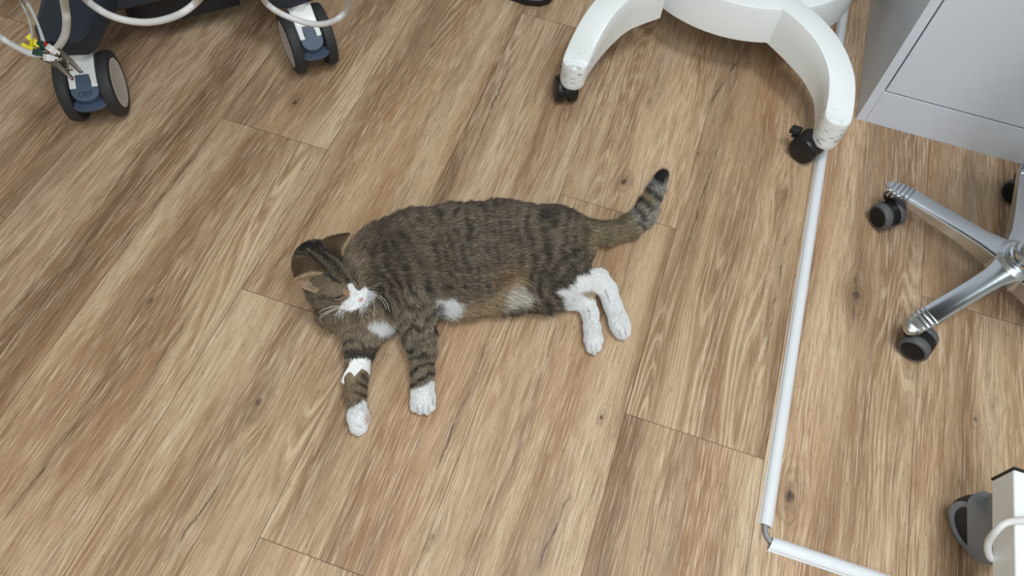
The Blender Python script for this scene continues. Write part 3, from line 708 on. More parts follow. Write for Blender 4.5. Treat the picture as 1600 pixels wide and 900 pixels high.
# ------------------------------------------------------------------ the cat
def cat():
    h = .0022
    # ---- volumes: chains of (photo x, photo y, height of centre, radius), with a flattening factor in z
    chains = {
      'torso': ([(603, 410, .052, .062), (650, 402, .058, .082), (715, 397, .062, .088), (785, 389, .062, .084), (845, 388, .060, .076), (880, 376, .052, .052)], 1.45),
      'belly': ([(662, 456, .036, .037), (690, 454, .032, .038), (725, 452, .034, .040), (790, 447, .034, .038), (850, 448, .036, .036)], 1.2),
      'rump': ([(860, 372, .048, .052), (880, 385, .046, .042)], 1.15),
      'neck': ([(600, 405, .058, .056), (550, 425, .058, .046)], 1.1),
      'chest': ([(520, 487, .028, .022), (542, 476, .036, .034), (585, 480, .040, .042), (640, 462, .048, .045)], 1.15),
      'head': ([(496, 413, .068, .0405), (520, 434, .070, .0445)], 1.0),
      'cheekL': ([(506, 458, .062, .026), (520, 462, .062, .024)], 1.0),
      'cheekR': ([(553, 405, .066, .026), (562, 425, .064, .022)], 1.0),
      'muzzle': ([(530, 446, .078, .027), (551, 463, .070, .0190)], 1.0),
      'chin': ([(548, 468, .060, .016), (556, 470, .060, .010)], 1.0),
      'armL': ([(575, 492, .034, .034), (566, 522, .030, .031), (562, 548, .026, .023), (560, 566, .022, .0165), (555, 588, .019, .0185), (556, 612, .018, .0165), (558, 634, .017, .0125), (560, 652, .016, .0155), (560, 666, .0135, .0125)], 1.0),
      'armR': ([(640, 455, .058, .044), (648, 490, .046, .034), (654, 520, .034, .026), (660, 550, .025, .0195), (660, 580, .020, .0170), (660, 604, .018, .0165), (661, 624, .0165, .0175), (661, 633, .0145, .0130)], 1.0),
      'thigh': ([(838, 405, .058, .056), (862, 428, .058, .046), (890, 441, .050, .030)], 1.05),
      'legU': ([(862, 430, .054, .040), (905, 440, .044, .0275), (935, 440, .036, .0195), (948, 452, .030, .0160), (957, 476, .023, .0145), (966, 500, .018, .0155), (970, 512, .016, .0150), (972, 519, .0135, .0115)], 1.0),
      'legD': ([(845, 455, .028, .026), (888, 466, .024, .0185), (914, 472, .020, .0165), (922, 490, .018, .0135), (925, 512, .0165, .0130), (927, 530, .0155, .0145), (927, 541, .0130, .0110)], 1.0),
      'tail': ([(888, 358, .044, .026), (918, 362, .034, .0190), (950, 364, .026, .0175), (982, 356, .022, .0175), (1003, 340, .020, .0170), (1016, 318, .018, .0145), (1026, 296, .016, .0120), (1034, 278, .015, .0085), (1037, 271, .014, .005)], 1.0),
    }
    groups = [['torso', 'belly', 'rump', 'neck', 'chest', 'thigh'], ['head', 'cheekL', 'cheekR', 'muzzle', 'chin'], ['armL'], ['armR'], ['legU'], ['legD'], ['tail']]
    gk = [.022, .012, .006, .008, .006, .006, .006]
    join = [0, .010, .012, .012, .014, .010, .014]
    extra = {3: [((647, 630, .014), (648, 637, .011), .0060), ((656, 633, .015), (656.5, 641, .011), .0064), ((666, 633, .015), (666.5, 641, .011), .0064), ((674, 629, .013), (674.5, 635, .011), .0058)],
             2: [((552, 664, .012), (553, 670, .011), .0056), ((560, 667, .0135), (560.5, 674, .011), .0058), ((568, 664, .012), (568, 670, .011), .0054)],
             4: [((963, 517, .013), (965, 522, .010), .0050), ((970, 519, .014), (973, 526, .010), .0052), ((978, 514, .013), (980, 520, .010), .0050)],
             5: [((920, 540, .012), (921, 546, .010), .0048), ((927, 542, .013), (928, 549, .010), .0050), ((934, 539, .012), (935, 544, .010), .0046)]}
    lo = np.array([.02, .28, -.004]); hi = np.array([.70, 1.08, .150])
    n = np.ceil((hi-lo)/h).astype(int)+1
    xs = (lo[0]+h*np.arange(n[0])).astype('f'); ys = (lo[1]+h*np.arange(n[1])).astype('f'); zs = (lo[2]+h*np.arange(n[2])).astype('f')
    BIG = 1.0
    segs = []                                   # for the flow of the fur: (group, a, b)
    def cone(D, a, ra, b, rb, q, k):
        mx = max(ra, rb)+k+.02
        i0 = [max(0, int((min(a[i], b[i])-mx-lo[i])/h)) for i in range(3)]; i1 = [min(n[i], int((max(a[i], b[i])+mx-lo[i])/h)+2) for i in range(3)]
        sl = tuple(slice(i0[i], i1[i]) for i in range(3))
        X = xs[sl[0]][:, None, None]-a[0]; Y = ys[sl[1]][None, :, None]-a[1]; Z = (zs[sl[2]][None, None, :]-a[2])*q
        bx, by, bz = b[0]-a[0], b[1]-a[1], (b[2]-a[2])*q; L2 = bx*bx+by*by+bz*bz+1e-12
        t = np.clip((X*bx+Y*by+Z*bz)/L2, 0, 1)
        # radius interpolated linearly along the axis
        d = np.sqrt((X-bx*t)**2+(Y-by*t)**2+(Z-bz*t)**2)-(ra+(rb-ra)*t)
        D[sl] = smin(D[sl], d, k)
    def smin(a, b, k):
        if k <= 0: return np.minimum(a, b)
        hh = np.clip(.5+.5*(b-a)/k, 0, 1)
        return b*(1-hh)+a*hh-k*hh*(1-hh)
    T = None
    for gi, g in enumerate(groups):
        D = np.full(tuple(n), BIG, 'f')
        for c in g:
            pts, q = chains[c]
            W = [(G(p[0], p[1], p[2]), p[3]) for p in pts]
            for (a, ra), (b, rb) in zip(W[:-1], W[1:]):
                cone(D, a, ra, b, rb, q, gk[gi]); segs.append((np.array(a), np.array(b), (ra+rb)/2, c))
        for a, b, rr in extra.get(gi, []): cone(D, G(*a), rr, G(*b), rr, 1., .0012)
        T = D if T is None else smin(T, D, join[gi])
    # flatten against the floor
    T = np.maximum(T, (.0012-zs)[None, None, :])
    # eye hollows
    # ---- surface nets
    ins = T < 0
    c = [ins[i:n[0]-1+i, j:n[1]-1+j, k:n[2]-1+k] for i in (0, 1) for j in (0, 1) for k in (0, 1)]
    cnt = sum(x.astype('i1') for x in c); act = (cnt > 0) & (cnt < 8)
    idx = np.full(act.shape, -1, 'i4'); ci = np.argwhere(act); idx[act] = np.arange(len(ci))
    acc = np.zeros((len(ci), 3)); num = np.zeros(len(ci))
    cor = [(i, j, k) for i in (0, 1) for j in (0, 1) for k in (0, 1)]
    val = np.stack([T[ci[:, 0]+i, ci[:, 1]+j, ci[:, 2]+k] for i, j, k in cor], 1)
    for a in range(8):
        for b in range(a+1, 8):
            df = np.array(cor[b])-np.array(cor[a])
            if np.abs(df).sum() != 1: continue
            m = (val[:, a] < 0) != (val[:, b] < 0)
            t = val[:, a]/(val[:, a]-val[:, b]+1e-12)
            acc[m] += (np.array(cor[a])+df*t[:, None])[m]; num[m] += 1
    V = lo+h*(ci+acc/num[:, None])
    quads = []
    for ax in range(3):
        A = np.moveaxis(ins, ax, 0); cross = A[:-1] != A[1:]
        e = np.argwhere(cross); sgn = A[:-1][cross]
        e2 = np.zeros_like(e); e2[:, ax] = e[:, 0]
        oth = [x for x in range(3) if x != ax]; e2[:, oth[0]] = e[:, 1]; e2[:, oth[1]] = e[:, 2]
        u = np.zeros(3, int); u[oth[0]] = 1; w = np.zeros(3, int); w[oth[1]] = 1
        ok = (e2[:, oth[0]] > 0) & (e2[:, oth[1]] > 0) & (e2[:, oth[0]] < n[oth[0]]-1) & (e2[:, oth[1]] < n[oth[1]]-1)
        e2 = e2[ok]; sgn = sgn[ok]
        def I(p): return idx[p[:, 0], p[:, 1], p[:, 2]]
        q = np.stack([I(e2-u-w), I(e2-w), I(e2), I(e2-u)], 1)
        flip = sgn if ax != 1 else ~sgn
        q[~flip] = q[~flip][:, ::-1]
        quads.append(q)
    Q = np.concatenate(quads); Q = Q[(Q >= 0).all(1)]
    # light smoothing
    e = np.concatenate([Q[:, [0, 1]], Q[:, [1, 2]], Q[:, [2, 3]], Q[:, [3, 0]]])
    for it in range(3):
        s = np.zeros_like(V); k = np.zeros(len(V))
        for d in range(3): s[:, d] = np.bincount(e[:, 0], V[e[:, 1], d], len(V))+np.bincount(e[:, 1], V[e[:, 0], d], len(V))
        k = np.bincount(e[:, 0], minlength=len(V))+np.bincount(e[:, 1], minlength=len(V))
        V = V*.5+.5*s/np.maximum(k, 1)[:, None]
    # normals
    fn = np.cross(V[Q[:, 2]]-V[Q[:, 0]], V[Q[:, 3]]-V[Q[:, 1]])
    VN = np.zeros_like(V)
    for j in range(4):
        for d in range(3): VN[:, d] += np.bincount(Q[:, j], fn[:, d], len(V))
    VN /= np.linalg.norm(VN, axis=1)[:, None]+1e-12

    # ---- ears: thin cupped shells added to the same mesh
    earV = []; earF = []; earK = []
    dn = np.array(G(500, 460, .1)-G(500, 420, .1)); dn /= np.linalg.norm(dn)
    rt = np.array(G(540, 420, .1)-G(500, 420, .1)); rt /= np.linalg.norm(rt)
    def ear(rows, kinds):
        # rows: curves running along the ear from its tip side to its inner side, lofted one after the other
        nu = 22; R_ = []
        for row in rows:
            p, _ = spline([G(*q) for q in row], [0]*len(row), 8)
            p = np.array([list(x) for x in p]); t = np.linspace(0, len(p)-1, nu); i0 = np.minimum(t.astype(int), len(p)-2); f_ = (t-i0)[:, None]
            R_.append(p[i0]*(1-f_)+p[i0+1]*f_)
        sub = []; kk = []
        for j in range(len(R_)-1):
            for s_ in range(5):
                t = s_/5; a0, b0, c0, d0 = R_[max(j-1, 0)], R_[j], R_[j+1], R_[min(j+2, len(R_)-1)]
                if kinds[j] == 'sharp0': a0 = b0
                sub.append(.5*((2*b0)+(c0-a0)*t+(2*a0-5*b0+4*c0-d0)*t*t+(3*b0-a0-3*c0+d0)*t**3) if 1 else b0); kk.append(j+t)
        sub.append(R_[-1]); kk.append(len(R_)-1)
        o = len(V)+len(earV)
        for j, r_ in enumerate(sub):
            for i in range(nu): earV.append(r_[i]); earK.append((kk[j], i/(nu-1)))
        for j in range(len(sub)-1):
            for i in range(nu-1): q = o+j*nu+i; earF.append((q, q+1, q+nu+1, q+nu))
    # left ear: back of the ear (0-1), rim (1), hollow (1-3), front rim (3), down to the cheek (4)
    ear([[(456, 412, .084), (462, 399, .092), (482, 396, .100), (504, 412, .100)],
         [(459, 430, .104), (472, 418, .120), (490, 414, .124), (507, 421, .112)],
         [(460, 436, .110), (474, 430, .122), (490, 426, .124), (508, 427, .108)],
         [(464, 438, .104), (478, 436, .100), (492, 436, .096), (507, 432, .098)],
         [(467, 443, .099), (477, 446, .096), (492, 446, .094), (506, 438, .094)],
         [(468, 445, .098), (474, 450, .096), (494, 456, .094), (508, 442, .092)],
         [(474, 446, .080), (484, 452, .076), (497, 457, .078), (508, 443, .080)]], ['']*6)
    # right ear
    ear([[(520, 368, .092), (505, 374, .098), (512, 388, .104), (532, 405, .098)],
         [(540, 364, .106), (530, 372, .118), (526, 384, .120), (533, 402, .108)],
         [(549, 365, .114), (543, 376, .120), (536, 390, .118), (535, 404, .104)],
         [(549, 369, .106), (546, 380, .100), (541, 392, .096), (538, 404, .096)],
         [(550, 370, .102), (550, 381, .097), (546, 393, .094), (540, 405, .094)],
         [(551, 371, .100), (554, 384, .096), (551, 397, .092), (543, 406, .090)],
         [(548, 376, .080), (550, 386, .076), (548, 398, .076), (542, 406, .078)]], ['']*6)
    earV = np.array(earV); nB = len(V)

    # ---- coat pattern: colour of the fur as a function of where it grows, with some creases darkened
    rng = np.random.default_rng(4)
    def vnoise(x, y, seed):
        r = np.random.default_rng(seed).random((257, 257)); xi = np.floor(x).astype(int); yi = np.floor(y).astype(int); fx = x-xi; fy = y-yi
        fx = fx*fx*(3-2*fx); fy = fy*fy*(3-2*fy); a = lambda i, j: r[(xi+i) % 257, (yi+j) % 257]
        return (a(0, 0)*(1-fx)+a(1, 0)*fx)*(1-fy)+(a(0, 1)*(1-fx)+a(1, 1)*fx)*fy
    def ss(v, a, b):
        t = np.clip((v-a)/(b-a), 0, 1); return t*t*(3-2*t)
    def ell(x, y, cx, cy, rx, ry, rot=0., soft=.25):
        c_, s_ = math.cos(rot), math.sin(rot); dx = x-cx; dy = y-cy
        u = (dx*c_+dy*s_)/rx; v = (-dx*s_+dy*c_)/ry
        return 1-ss(np.sqrt(u*u+v*v), 1-soft, 1+soft)
    def poly(x, y, pts, soft=2.5):
        """soft mask of a polygon"""
        pts = np.array(pts, float); ins_ = np.zeros(x.shape, bool); dm = np.full(x.shape, 1e9)
        for i in range(len(pts)):
            a = pts[i]; b = pts[(i+1) % len(pts)]
            cond = ((a[1] > y) != (b[1] > y)) & (x < (b[0]-a[0])*(y-a[1])/(b[1]-a[1]+1e-12)+a[0]); ins_ ^= cond
            ab = b-a; t = np.clip(((x-a[0])*ab[0]+(y-a[1])*ab[1])/(ab@ab), 0, 1)
            dm = np.minimum(dm, np.hypot(x-a[0]-ab[0]*t, y-a[1]-ab[1]*t))
        sd = np.where(ins_, dm, -dm); return ss(sd, -soft, soft)
    def line(x, y, pts, w, soft=1.5):
        dm = np.full(x.shape, 1e9)
        for a, b in zip(pts[:-1], pts[1:]):
            a = np.array(a, float); b = np.array(b, float); ab = b-a; t = np.clip(((x-a[0])*ab[0]+(y-a[1])*ab[1])/(ab@ab), 0, 1)
            dm = np.minimum(dm, np.hypot(x-a[0]-ab[0]*t, y-a[1]-ab[1]*t))
        return 1-ss(dm, w-soft, w+soft)
    c_base = np.array(srgb(126, 112, 96)); c_dark = np.array(srgb(48, 42, 36)); c_black = np.array(srgb(30, 27, 26)); c_white = np.array(srgb(240, 240, 240))
    c_tan = np.array(srgb(176, 146, 104)); c_brown = np.array(srgb(112, 88, 62)); c_warm = np.array(srgb(148, 133, 112)); c_pink = np.array(srgb(206, 160, 150)); c_grey = np.array(srgb(172, 172, 172))
    def mixc(c, m, t): return c*(1-m[:, None])+t*m[:, None]
    def coat(P, jit):
        x, y = project(P); x = x+jit[:, 0]*2.2; y = y+jit[:, 1]*2.2
        n1 = vnoise(x/14, y/14, 1); n2 = vnoise(x/6, y/6, 2); n3 = vnoise(x/32, y/32, 3)
        col = np.tile(c_base, (len(x), 1))
        # flank: tapering stripes that run down from the spine, slanted at the shoulder
        sl = np.interp(x, [560, 650, 720, 800, 880], [.62, .58, .30, .05, -.10])
        ph = (x - sl*(y-400) + (n3-.5)*26 + (n1-.5)*7)/np.interp(x, [560, 700, 800, 900], [22, 22, 20, 20])*2*PI
        brk = ss(vnoise(x/20+7, y/13, 5)+.35*vnoise(x/6, y/6, 15), .42, .74)
        st = ss(np.sin(ph), .0, .75)*(.30+.70*brk)
        body = ss(x, 545, 600)*(y < 492)
        col = mixc(col, st*.84*body, c_dark)
        col = mixc(col, poly(x, y, [(560, 330), (640, 300), (800, 290), (900, 320), (905, 345), (850, 331), (800, 322), (700, 327), (640, 333), (590, 360)], 9)*.55, c_dark)
        col = mixc(col, ell(x, y, 600, 385, 34, 26, .5, .6)*.45, c_dark)
        # thigh bars, bolder
        for pts, w in (([(906, 396), (885, 412), (874, 436), (868, 446)], 4.2), ([(897, 388), (866, 406), (856, 432), (857, 452)], 4.), ([(918, 414), (893, 424), (880, 440)], 3.6),
                       ([(850, 400), (836, 430), (838, 462)], 3.6), ([(832, 395), (822, 425), (822, 452)], 3.2), ([(848, 462), (852, 474)], 3.), ([(868, 462), (870, 474)], 3.)):
            col = mixc(col, line(x, y, pts, w, 2.6)*.75, c_dark)
        # belly: ginger edge
        col = mixc(col, ell(x, y, 788, 432, 30, 17, -.3, .5)*.45, np.array(srgb(146, 116, 78)))
        col = mixc(col, poly(x, y, [(700, 470), (745, 466), (775, 448), (800, 432), (826, 440), (800, 450), (775, 470), (770, 500), (690, 500)], 7)*.80, np.array(srgb(172, 148, 114)))
        wh = poly(x, y, [(780, 456), (800, 444), (818, 449), (830, 462), (814, 472), (776, 478)], 6)
        col = mixc(col, wh*.85, np.array(srgb(216, 208, 194)))
        col = mixc(col, poly(x, y, [(681, 466), (700, 462), (712, 470), (708, 486), (684, 496), (680, 486)], 4)*.95, c_white)
        # front legs
        armR = poly(x, y, [(612, 490), (640, 460), (690, 470), (690, 700), (630, 700), (630, 540)], 4)
        col = mixc(col, armR*.55, c_warm)
        ph = ((y+.75*(x-650))/21+(n1-.5)*.9)*2*PI
        ph2 = ((y+.25*(x-650))/19+(n1-.5)*.8)*2*PI
        stp = np.where(y < 535, ss(np.sin(ph), .0, .7), ss(np.sin(ph2), -.1, .7))*(.45+.55*ss(vnoise(x/12, y/9, 8), .3, .6))
        col = mixc(col, armR*stp*.95*ss(y, 455, 485), c_dark*.75)
        armL = poly(x, y, [(500, 490), (545, 478), (612, 500), (600, 545), (590, 700), (520, 700), (528, 540)], 5)
        col = mixc(col, armL*.6, c_warm)
        ph = ((y-.15*(x-560))/24+.1+(n1-.5)*.8)*2*PI
        col = mixc(col, armL*ss(np.sin(ph), .1, .8)*.75*(y < 556), c_dark*.8)
        col = mixc(col, line(x, y, [(546, 547), (575, 552), (590, 548)], 7, 3)*.85, c_black)
        fl = poly(x, y, [(530, 585), (590, 575), (590, 640), (530, 640)], 3)
        col = mixc(col, fl*.4, np.array(srgb(134, 110, 80)))
        for pts in ([(566, 585), (574, 592)], [(560, 598), (575, 604)], [(556, 612), (572, 618)], [(560, 626), (570, 628)]): col = mixc(col, line(x, y, pts, 3, 2)*.8, c_dark)
        # chest under the chin: pale tan with a white spot
        ch = poly(x, y, [(460, 484), (510, 482), (540, 484), (585, 470), (625, 500), (608, 520), (570, 512), (530, 520), (500, 505)], 6)
        col = mixc(col, ch*.65, np.array(srgb(172, 150, 122)))
        col = mixc(col, ch*ss(np.sin((y+.2*x)/13*2*PI+n1*4), .4, .9)*.4, c_dark)
        col = mixc(col, poly(x, y, [(572, 500), (582, 492), (602, 494), (617, 506), (610, 514), (592, 516), (580, 512)], 4)*.95, c_white)
        # hind legs
        col = mixc(col, poly(x, y, [(862, 452), (880, 446), (896, 434), (916, 421), (960, 405), (1010, 470), (1010, 560), (880, 560), (880, 482), (870, 480), (874, 462)], 2.8), c_white)
        col = mixc(col, poly(x, y, [(905, 458), (925, 454), (936, 462), (934, 469), (918, 466)], 2.5)*.75, c_tan)
        # white front paws
        col = mixc(col, poly(x, y, [(636, 607), (655, 606), (666, 600), (675, 592), (690, 600), (690, 670), (630, 670)], 1.6), c_white)
        col = mixc(col, poly(x, y, [(535, 642), (550, 636), (560, 630), (568, 624), (590, 640), (590, 700), (535, 700)], 2.), c_white)
        col = mixc(col, ell(x, y, 573, 653, 4, 8, .1, .4)*.6, c_pink)
        for pts in ([(652, 633), (652.5, 643)], [(661, 631), (661.5, 645)], [(669.5, 633), (671, 643)], [(676, 622), (678, 632)], [(557, 664), (564, 665)], [(966, 514), (969, 526)], [(975, 511), (979, 524)], [(923.5, 538), (925, 550)], [(931, 537), (932, 549)], [(945, 452), (952, 470)], [(918, 482), (922, 496)]):
            col = mixc(col, line(x, y, pts, .9, .9)*.55, np.array(srgb(128, 118, 112)))  # toe and leg creases: shade drawn into the coat as thin grey lines
        # tail
        tl = (x > 905) & (y < 400)
        tlf = ss(x, 896, 925)*(y < 400)
        col = mixc(col, tlf*.7, np.array(srgb(150, 134, 102)))
        top = line(x, y, [(900, 338), (930, 350), (960, 350), (985, 338), (1002, 320)], 5, 4); col = mixc(col, top*.55*tl, c_dark)
        # rings
        col = mixc(col, line(x, y, [(1012, 280), (1040, 310), (1030, 350), (1000, 345)], 18, 8)*.42*tl, c_grey)
        for a, b, w in (((996, 316), (1013, 330), 4.), ((1006, 300), (1026, 314), 4.6), ((990, 330), (1002, 348), 3.4), ((1016, 366), (990, 352), 2.5)): col = mixc(col, line(x, y, [a, b], w, 2.4)*.85*tl, c_black)
        col = mixc(col, line(x, y, [(1022, 290), (1035, 262)], 12, 3)*tl*(y < 296), c_black)
        col = mixc(col, line(x, y, [(1014, 286), (1030, 296)], 4, 2)*tl*.5, c_grey)
        # head
        hd = poly(x, y, [(440, 350), (545, 350), (560, 395), (580, 430), (582, 470), (560, 492), (510, 500), (440, 470)], 5)
        col = mixc(col, hd*.75, np.array(srgb(122, 106, 84)))
        crown = poly(x, y, [(452, 386), (470, 376), (508, 374), (530, 398), (550, 424), (556, 440), (545, 446), (530, 440), (505, 420), (488, 402), (452, 402)], 3.5)
        col = mixc(col, crown*.42, c_black)
        for pts, w in (([(456, 391), (478, 392), (500, 411), (520, 434), (532, 443)], 1.9), ([(458, 386), (480, 384), (508, 402), (532, 428), (550, 446)], 2.1), ([(500, 378), (506, 390), (530, 404), (548, 428), (556, 442)], 2.0),
                       ([(474, 380), (496, 388), (520, 410), (544, 436)], 1.8), ([(460, 398), (478, 399), (494, 412), (508, 428), (524, 440)], 1.5), ([(456, 388), (470, 384), (500, 384)], 5.)): col = mixc(col, line(x, y, pts, w, 1.1)*.92, c_black)
        for pts, w in (([(455, 402), (476, 402), (492, 414), (504, 426)], 1.0), ([(504, 372), (512, 386), (536, 404)], 1.2), ([(514, 408), (530, 424), (540, 436)], 1.1)): col = mixc(col, line(x, y, pts, w, 1.)*.6, np.array(srgb(120, 104, 80)))
        # face
        col = mixc(col, ell(x, y, 520, 456, 26, 12, .3, .5)*.35, c_warm)
        col = mixc(col, line(x, y, [(490, 470), (512, 464), (522, 468)], 2.2, 1.6)*.6, c_dark)
        col = mixc(col, ell(x, y, 553, 418, 16, 16, 0, .5)*.5*(P[:, 2] > .05), c_warm)
        col = mixc(col, line(x, y, [(556, 384), (570, 396), (579, 420), (580, 445), (572, 470)], 4, 3)*.55, c_dark)  # crease between cheek and body, darkened in the coat colour
        face = P[:, 2] > .045
        col = mixc(col, poly(x, y, [(543, 445), (551, 443), (556, 452), (562, 455), (570, 448), (578, 455), (576, 468), (562, 481), (548, 486), (530, 482), (538, 471), (547, 465), (546, 455)], 1.2)*face, c_white)
        col = mixc(col, poly(x, y, [(536, 452), (548, 455), (548, 464), (538, 462)], 1.5)*.7*face, np.array(srgb(186, 150, 110)))
        col = mixc(col, ell(x, y, 564, 468, 4.2, 2.8, -.6, .35)*.95*face, c_pink)
        return col

    nb2 = 3
    jit0 = np.zeros((len(V), 2)); colV = coat(V, jit0)
    # ear colours
    kr, ku = np.array(earK).T
    colE = np.tile(np.array(srgb(98, 80, 60)), (len(earV), 1))
    colE = mixc(colE, ss(ku, .5, 1.)*(kr < 1.8)*.35, c_dark)
    colE = mixc(colE, ss(kr, 1.75, 2.0), np.array(srgb(190, 168, 140)))
    colE = mixc(colE, ss(kr, 2.05, 2.6)*(1-ss(ku, .15, .45))*.75, np.array(srgb(176, 132, 122)))
    colE = mixc(colE, ss(kr, 2.05, 2.6)*ss(ku, .2, .6)*.7, np.array(srgb(158, 138, 110)))
    colE = mixc(colE, ss(kr, 5.0, 5.6)*.8, np.array(srgb(122, 106, 84)))
    allV = np.concatenate([V, earV]); allC = np.concatenate([colV, colE])
    me = bpy.data.meshes.new('cat')
    org = G(690, 410, 0)
    F = [tuple(q) for q in Q.tolist()]+earF
    me.from_pydata((allV-np.array(org)).tolist(), [], F); me.update()
    at = me.color_attributes.new('coat', 'FLOAT_COLOR', 'POINT')
    at.data.foreach_set('color', np.concatenate([allC, np.ones((len(allC), 1))], 1).astype('f').ravel())
    me.shade_smooth()
    def fur_mat(name, skin):
        m = bpy.data.materials.new(name); m.use_nodes = True; nt = m.node_tree; b = nt.nodes['Principled BSDF']
        a = nt.nodes.new('ShaderNodeAttribute'); a.attribute_name = 'coat'; 
        if skin:
            tc = nt.nodes.new('ShaderNodeTexCoord'); nz = nt.nodes.new('ShaderNodeTexNoise'); nz.inputs['Scale'].default_value = 420; nz.inputs['Detail'].default_value = 3
            nt.links.new(tc.outputs['Object'], nz.inputs['Vector'])
            mr = nt.nodes.new('ShaderNodeMapRange'); mr.inputs[1].default_value = .35; mr.inputs[2].default_value = .65; mr.inputs[3].default_value = .70; mr.inputs[4].default_value = 1.05
            nt.links.new(nz.outputs['Fac'], mr.inputs[0])
            vm = nt.nodes.new('ShaderNodeVectorMath'); vm.operation = 'SCALE'; nt.links.new(a.outputs['Color'], vm.inputs[0]); nt.links.new(mr.outputs[0], vm.inputs['Scale'])
            nt.links.new(vm.outputs[0], b.inputs['Base Color'])
        else: nt.links.new(a.outputs['Color'], b.inputs['Base Color'])
        b.inputs['Roughness'].default_value = .6 if not skin else .85; b.inputs['Specular IOR Level'].default_value = .3 if not skin else .1
        return m
    me.materials.append(fur_mat('cat_undercoat', True))
    cato = bpy.data.objects.new('cat', me); C.objects.link(cato); cato.location = org
    tag(cato, 'brown tabby cat with white paws lying stretched on its side on the plank floor', 'cat')

    # ---- fur strands
    tri = np.concatenate([Q[:, [0, 1, 2]], Q[:, [0, 2, 3]]])
    ar = np.linalg.norm(np.cross(V[tri[:, 1]]-V[tri[:, 0]], V[tri[:, 2]]-V[tri[:, 0]]), axis=1)
    ar = ar*(V[tri[:, 0], 2] > .004)
    NS = 210000
    pick = rng.choice(len(tri), NS, p=ar/ar.sum()); r1 = np.sqrt(rng.random(NS))[:, None]; r2 = rng.random(NS)[:, None]; t = tri[pick]
    R0 = V[t[:, 0]]*(1-r1)+V[t[:, 1]]*r1*(1-r2)+V[t[:, 2]]*r1*r2
    NN = VN[t[:, 0]]*(1-r1)+VN[t[:, 1]]*r1*(1-r2)+VN[t[:, 2]]*r1*r2; NN /= np.linalg.norm(NN, axis=1)[:, None]
    flow = np.zeros_like(R0); best = np.zeros(NS); bestw = np.zeros(NS); reg = np.zeros(NS, int)
    names = list(chains)
    flip = {'neck': -1, 'head': -1, 'muzzle': -1, 'cheekL': -1, 'cheekR': -1, 'chin': -1}
    noseP = np.array(G(562, 468, .07))
    for a, b, rr, c_ in segs:
        ab = b-a; tt = np.clip(((R0-a)@ab)/(ab@ab+1e-12), 0, 1); d = np.linalg.norm(R0-a-tt[:, None]*ab, axis=1)-rr*.9
        w = np.exp(-np.clip(d+.02, 0, 1)/.008)
        dirn = ab/np.linalg.norm(ab)
        if c_ in ('neck',): dirn = -dirn
        if c_ in ('belly',): dirn = dirn*.6+dn*.8
        if c_ in ('chest',): dirn = dn*.8+rt*.2
        if c_ in ('thigh', 'rump') : dirn = dirn*.5+dn*.5+rt*.4
        if c_ in ('head', 'muzzle', 'cheekL', 'cheekR', 'chin'):
            dv = R0-noseP; dv /= np.linalg.norm(dv, axis=1)[:, None]+1e-9; flow += w[:, None]*dv
        else: flow += w[:, None]*dirn
        m = w > bestw; bestw[m] = w[m]; reg[m] = names.index(c_)
    flow -= NN*(flow*NN).sum(1)[:, None]; flow /= np.linalg.norm(flow, axis=1)[:, None]+1e-9
    lens = {'torso': .015, 'belly': .020, 'rump': .015, 'neck': .014, 'chest': .018, 'head': .0055, 'cheekL': .008, 'cheekR': .008, 'muzzle': .0028, 'chin': .004, 'armL': .0085, 'armR': .0085, 'thigh': .013, 'legU': .0070, 'legD': .0065, 'tail': .014}
    ln = np.array([lens[k] for k in names])[reg]*(.7+.6*rng.random(NS))
    px, py = project(R0)
    paw = ((py > 600) | ((px > 870) & (py > 480)) | ((px > 895) & (py > 425)))
    ln = np.where(paw, np.minimum(ln, .0042), ln)
    arms = np.isin(reg, [names.index('armL'), names.index('armR')]) & (py > 560); ln = np.where(arms, np.minimum(ln, .0055), ln)
    ln = np.where((px > 1015) & (py < 330), ln*.75, ln)
    rd = rng.normal(size=(NS, 3)); rd -= NN*(rd*NN).sum(1)[:, None]*.5
    # tufts: neighbours lean together
    tu = np.stack([vnoise(px/5, py/5, 21)-.5, vnoise(px/5+40, py/5, 22)-.5, np.zeros(NS)], 1)*1.1
    lift = .42+.15*rng.random(NS)
    lift = np.where(np.isin(reg, [names.index(k) for k in ('belly', 'chest', 'tail')]), lift+.12, lift)
    D1 = flow+NN*lift[:, None]+rd*.13+tu*.35; D1 /= np.linalg.norm(D1, axis=1)[:, None]
    D2 = flow+NN*(lift*.25)[:, None]+rd*.20+tu*.7; D2 /= np.linalg.norm(D2, axis=1)[:, None]
    L = ln[:, None]
    P0 = R0-NN*.0006; P1 = R0+D1*L*.35; P2 = P1+(D1*.5+D2*.5)*L*.33; P3 = P2+D2*L*.32
    for Pk in (P1, P2, P3): Pk[:, 2] = np.maximum(Pk[:, 2], .0012)
    # skip strands under the bandage
    bx = poly(px, py, [(543, 556), (582, 556), (578, 582), (560, 584), (545, 604), (531, 604), (538, 575)], .5) > .5
    keep = ~bx
    tip_far = 1
    pts = np.stack([P0, P1, P2, P3], 1)[keep]; col = coat(R0[keep], rng.normal(size=(keep.sum(), 2))*.4)
    lum = .40+.72*rng.random(len(col)); isw = col.mean(1) > .6
    tick = rng.random(len(col)) < .28
    col = np.where(isw[:, None], col*(.93+.07*rng.random(len(col)))[:, None], col*lum[:, None])
    col = np.where((tick & ~isw)[:, None], np.minimum(col*1.75+.03, 1), col)
    eT = np.array([t_ for q in earF for t_ in ((q[0], q[1], q[2]), (q[0], q[2], q[3]))]); NE = 5200
    ea = np.linalg.norm(np.cross(allV[eT[:, 1]]-allV[eT[:, 0]], allV[eT[:, 2]]-allV[eT[:, 0]]), axis=1)
